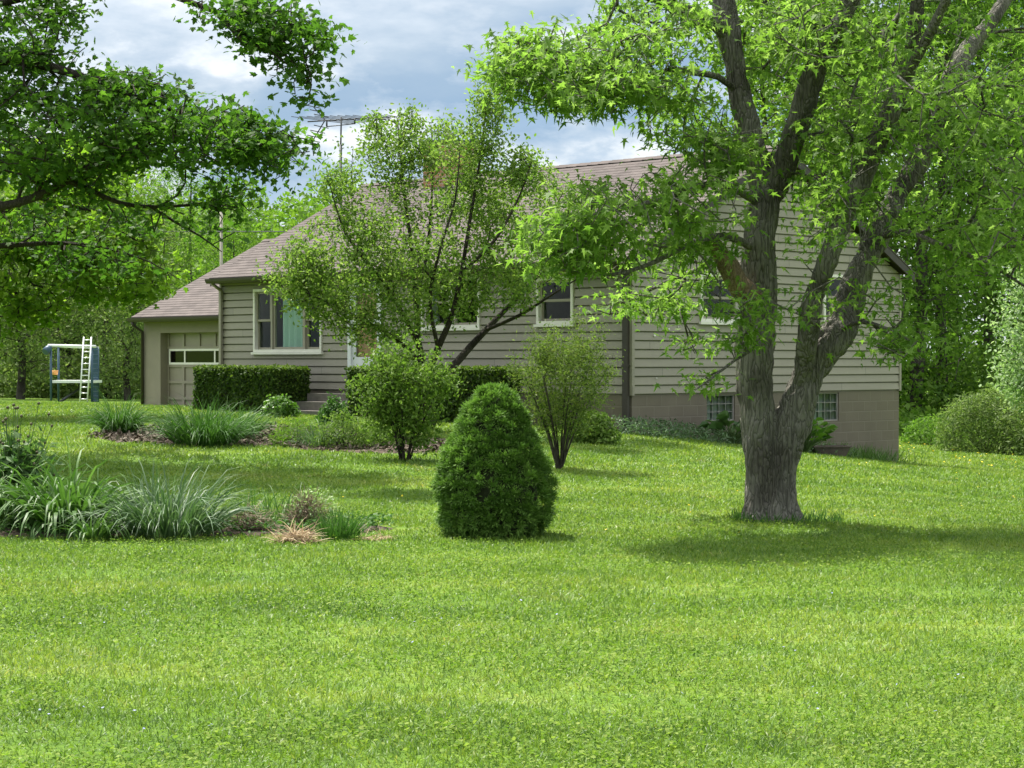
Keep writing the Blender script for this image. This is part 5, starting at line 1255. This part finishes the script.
for (k, x, Y, s, rz, lab) in [
    (3, 20, 78, 1.0, .3, 'pale olive bushy tree at the far left of the woods edge'),
    (0, 108, 82, .72, 1.3, 'round dark green tree directly behind the ladder'),
    (2, 60, 90, .66, 2.2, 'dark-trunked tree behind the climbing frame posts'),
    (1, 150, 88, .62, 4.1, 'bright green tree rising left of the garage'),
    (3, 128, 76, .8, 3.3, 'low leafy tree between the ladder and the garage corner'),
    (0, -20, 88, .8, 5.5, 'tall tree behind the daylily bed at the left edge'),
    (2, 188, 96, .62, .9, 'green tree behind the garage roof'),
    (1, 238, 104, .62, 2.9, 'light green tree behind the utility pole'),
    (3, 70, 84, .95, 5.0, 'olive thicket tree seen between the climbing frame posts')]: plant(k, x, Y, s, rz, lab, LW)
# the pale tree and the brush at the right edge
RNG = np.random.default_rng(31)
limbs = [([(0, 0, -.1), (.1, 0, 1.5), (.1, .1, 3.2), (0, 0, 5)], [.12, .1, .07, .02], None)]
att = np.concatenate([sphere_pts((0, 0, 3.2), (1.9, 1.6, 2.6), 330, .3), sphere_pts((-.9, -.2, 2.2), (1.1, 1, 1.2), 90), sphere_pts((-.5, -.2, 4.5), (1.0, 1, .9), 80)])
gr = grow(limbs, att, .3, .1, .05)
pt_ = tree_obj('pale_tree', (0, 0, 0), 'pale silvery-green small tree at the right edge above the brush', 'tree', gr, (26, .17, .12, OVATE, M['pale_leaf'], .6, .7), M['grey_bark'], tip=.006, maxr=.03)
pt_.location = (P(1072, 361, 47)[0], 47, G(P(1072, 361, 47)[0], 47))
for (x, Y, w_, h_, n, mat, lab) in [(985, 51, 2.6, 1.75, 6500, 'brush_leaf', 'feathery pale brush at the lawn edge below the pale tree'), (1040, 50, 2.4, 1.9, 5200, 'brush_leaf', 'feathery brush bush cut by the right edge'),
                               (930, 54.5, 1.6, .8, 2200, 'wood_leaf', 'low green undergrowth right of the foundation corner'), (958, 53.5, 1.3, .65, 1800, 'lime_leaf', 'small light green bush between undergrowth and brush')]:
    mound('brush', x, Y, w_, h_, 1.8, lab, 'bush', n, .13, LANCE, M[mat])
# understorey of the woods, one mass each side
def thicket(name, boxes, n, size, mat, label):
    pts = []
    for (x0, x1, y0, y1, h_) in boxes:
        m = n // len(boxes); xs = RNG.uniform(x0, x1, m); ys = RNG.uniform(y0, y1, m); hn = np.array([.55 + .6 * mnoise.noise(Vector((a * .35, b_ * .35, 3.0))) for a, b_ in zip(xs, ys)])
        pts.append(np.stack([xs, ys, ground(xs, ys) + RNG.random(m) ** .8 * h_ * np.clip(hn, .2, 1.2)], 1))
    pts = np.concatenate(pts); return tag(leaves(name, pts, leaf_normals(len(pts), .6, .6), size * RNG.uniform(.6, 1.3, len(pts)), DIAMOND, mat, None), label, 'undergrowth', kind='stuff')
thicket('undergrowth', [(11.5, 30, 60, 66, 1.0), (9, 34, 66, 90, 8.5), (9, 26, 64, 72, 4.0)], 80000, .2, M['wood_leaf'], 'shady undergrowth below the woods right of the house')
thicket('undergrowth', [(-30, -11, 80, 86, 2.6), (-36, -8, 86, 100, 5)], 40000, .22, M['brush_leaf'], 'tangled undergrowth behind the climbing frame')
# woods on the far rise, one mass
cs_ = []
RNG = np.random.default_rng(5)
for row, (Y, ht) in enumerate(((112, 7.5), (124, 8.5), (138, 9.0), (152, 9.5), (168, 10))):
    for X in np.arange(-60, 16 if Y < 150 else 30, 4.2): cs_.append((X + RNG.normal(0, 1.2), Y + RNG.normal(0, 3), ht * RNG.uniform(.75, 1.08)))
pts, rv = [], []
for (X, Y, h_) in cs_:
    n = 1100; z0 = G(X, Y); p = sphere_pts((X, Y, z0 + h_ * .55), (3.0, 3.0, h_ * .47), n, .55); pts.append(p); rv.append(np.clip(RNG.normal(RNG.uniform(.25, .75), .16, n), 0, 1))
pts = np.concatenate(pts); rv = np.concatenate(rv)
tag(leaves('hillside_woods', pts, leaf_normals(len(pts), .7, .7), .5 * RNG.uniform(.6, 1.3, len(pts)), DIAMOND, M['lime_leaf'], None, rnd=rv), 'sunlit woods covering the far rise behind the garage', 'woods', kind='stuff')

# ------------------------------------------------------------------ lawn grass and flowers
RNG = np.random.default_rng(77)
def lawn(name, y0, y1, dens, ln, wd, seg):
    bs = []
    ys = np.linspace(y0, y1, int((y1 - y0) / .5) + 1)
    for a_, b_ in zip(ys[:-1], ys[1:]):
        ym = (a_ + b_) / 2; half = ym * .256 + 1.6 + ym * .03; m = int(2 * half * (b_ - a_) * dens(ym))
        x = RNG.uniform(-half, half, m); y = RNG.uniform(a_, b_, m); bs.append(np.stack([x, y], 1))
    b = np.concatenate(bs); lx, ly = to_local(b[:, 0], b[:, 1])
    keep = ~((lx > -FL) & (lx < 0.0) & (ly > 0) & (ly < GD)) & ~((lx > GX0) & (lx < GX1) & (ly > GY) & (ly < GY + 7.8)) & ~in_bed(b[:, 0], b[:, 1], -.05)
    thin = np.array([mnoise.noise(Vector((x * .9, y * .9, 0))) for x, y in b[:, :2]]) if len(b) < 900000 else np.zeros(len(b))
    keep &= RNG.random(len(b)) < .86 + .5 * thin
    b = b[keep]; thin = thin[keep]; n = len(b); p = np.concatenate([b, (ground(b[:, 0], b[:, 1]) - .004)[:, None]], 1)
    d = RNG.normal(0, .75, (n, 3)); d[:, 2] = 1; sc = b[:, 1]
    return tag(blades(name, p, d, ln(sc) * RNG.uniform(.5, 1.25, n) * (1 + .4 * thin), wd(sc) * RNG.uniform(.7, 1.3, n), RNG.uniform(.1, .9, n), M['blade'], None, seg), 'short mown green lawn grass', 'grass', kind='stuff')
lawn('lawn_grass', 7.0, 14.0, lambda y: 4200 * (8 / y) ** 1.2, lambda y: .050 + 0 * y, lambda y: .0048 * (y / 8) ** .8, 3)
lawn('lawn_grass', 14.0, 26.0, lambda y: 3000 * (14 / y) ** 1.5, lambda y: .046 + 0 * y, lambda y: .0072 * (y / 14) ** .9, 2)
lawn('lawn_grass', 26.0, 62.0, lambda y: 800 * (26 / y) ** 1.5, lambda y: .052 + .0003 * y, lambda y: .0135 * (y / 26) ** .9, 2)
n = 80000; y = 7.3 + 13 * RNG.random(n) ** 1.5; x = RNG.uniform(-1, 1, n) * (y * .262 + 1.2)
m = np.array([mnoise.noise(Vector((a * .8, b_ * .8, 7.0))) for a, b_ in zip(x, y)]) + RNG.normal(0, .15, n) > -.02; x, y = x[m], y[m]
m = ~in_bed(x, y); x, y = x[m], y[m]; n = len(x)
p = np.stack([x, y, ground(x, y) + RNG.uniform(.018, .05, n)], 1)
tag(leaves('clover', p, leaf_normals(n, 1, .4), RNG.uniform(.012, .026, n), (OVATE[0] * np.array((1.6, 1, 1)), OVATE[1]), M['clover'], None), 'patches of small round clover leaves in the near lawn', 'clover', kind='stuff')
def flowers(name, n, xr, yr_, size, mat, label, hgt=.05, cl=None):
    x = RNG.uniform(*xr, n); y = RNG.uniform(*yr_, n)
    if cl: 
        c = np.array(cl); k = RNG.integers(0, len(c), n); x = c[k, 0] + RNG.normal(0, c[k, 2]); y = c[k, 1] + RNG.normal(0, c[k, 2] * 1.3)
    p = np.stack([x, y, ground(x, y) + hgt * RNG.uniform(.6, 1.2, n)], 1)
    k = np.array([(math.cos(a) * (.5 if j % 2 else 1), math.sin(a) * (.5 if j % 2 else 1), 0) for j, a in enumerate(np.linspace(0, 2 * math.pi, 11)[:-1])])
    return tag(leaves(name, p, leaf_normals(n, 1, .35), size * RNG.uniform(.7, 1.2, n), (k, [list(range(10))]), mat, None), label, 'flowers', kind='stuff')
flowers('dandelion_flowers', 260, (9, 17), (41, 54), .026, M['yellow'], 'yellow dandelion flowers on the sunny lawn right of the house', .08)
flowers('dandelion_flowers', 90, (-4, 9), (18, 34), .016, M['yellow'], 'scattered small yellow flowers in the middle lawn', .05)
def violets():
    c = np.array([(-2.5, 12.2, .3), (-2.1, 11.0, .35), (-2.2, 9.3, .3), (-.5, 12.5, .7), (1.2, 11, .8), (-1.9, 8.6, .3), (.4, 13.2, .4), (2.3, 9.5, .5)]); n = 90
    k = RNG.integers(0, len(c), n); x = c[k, 0] + RNG.normal(0, 1, n) * c[k, 2]; y = c[k, 1] + RNG.normal(0, 1, n) * c[k, 2] * 1.3
    p = np.stack([x, y, ground(x, y) + .05 * RNG.uniform(.6, 1.3, n)], 1); kk = np.array([(math.cos(a) * (.5 if j % 2 else 1), math.sin(a) * (.5 if j % 2 else 1), 0) for j, a in enumerate(np.linspace(0, 2 * math.pi, 11)[:-1])])
    return tag(leaves('violet_flowers', p, leaf_normals(n, 1, .35), .0085 * RNG.uniform(.6, 1.3, n), (kk, [list(range(10))]), M['violet'], None), 'small pale violet flowers in the near lawn', 'flowers', kind='stuff')
violets()
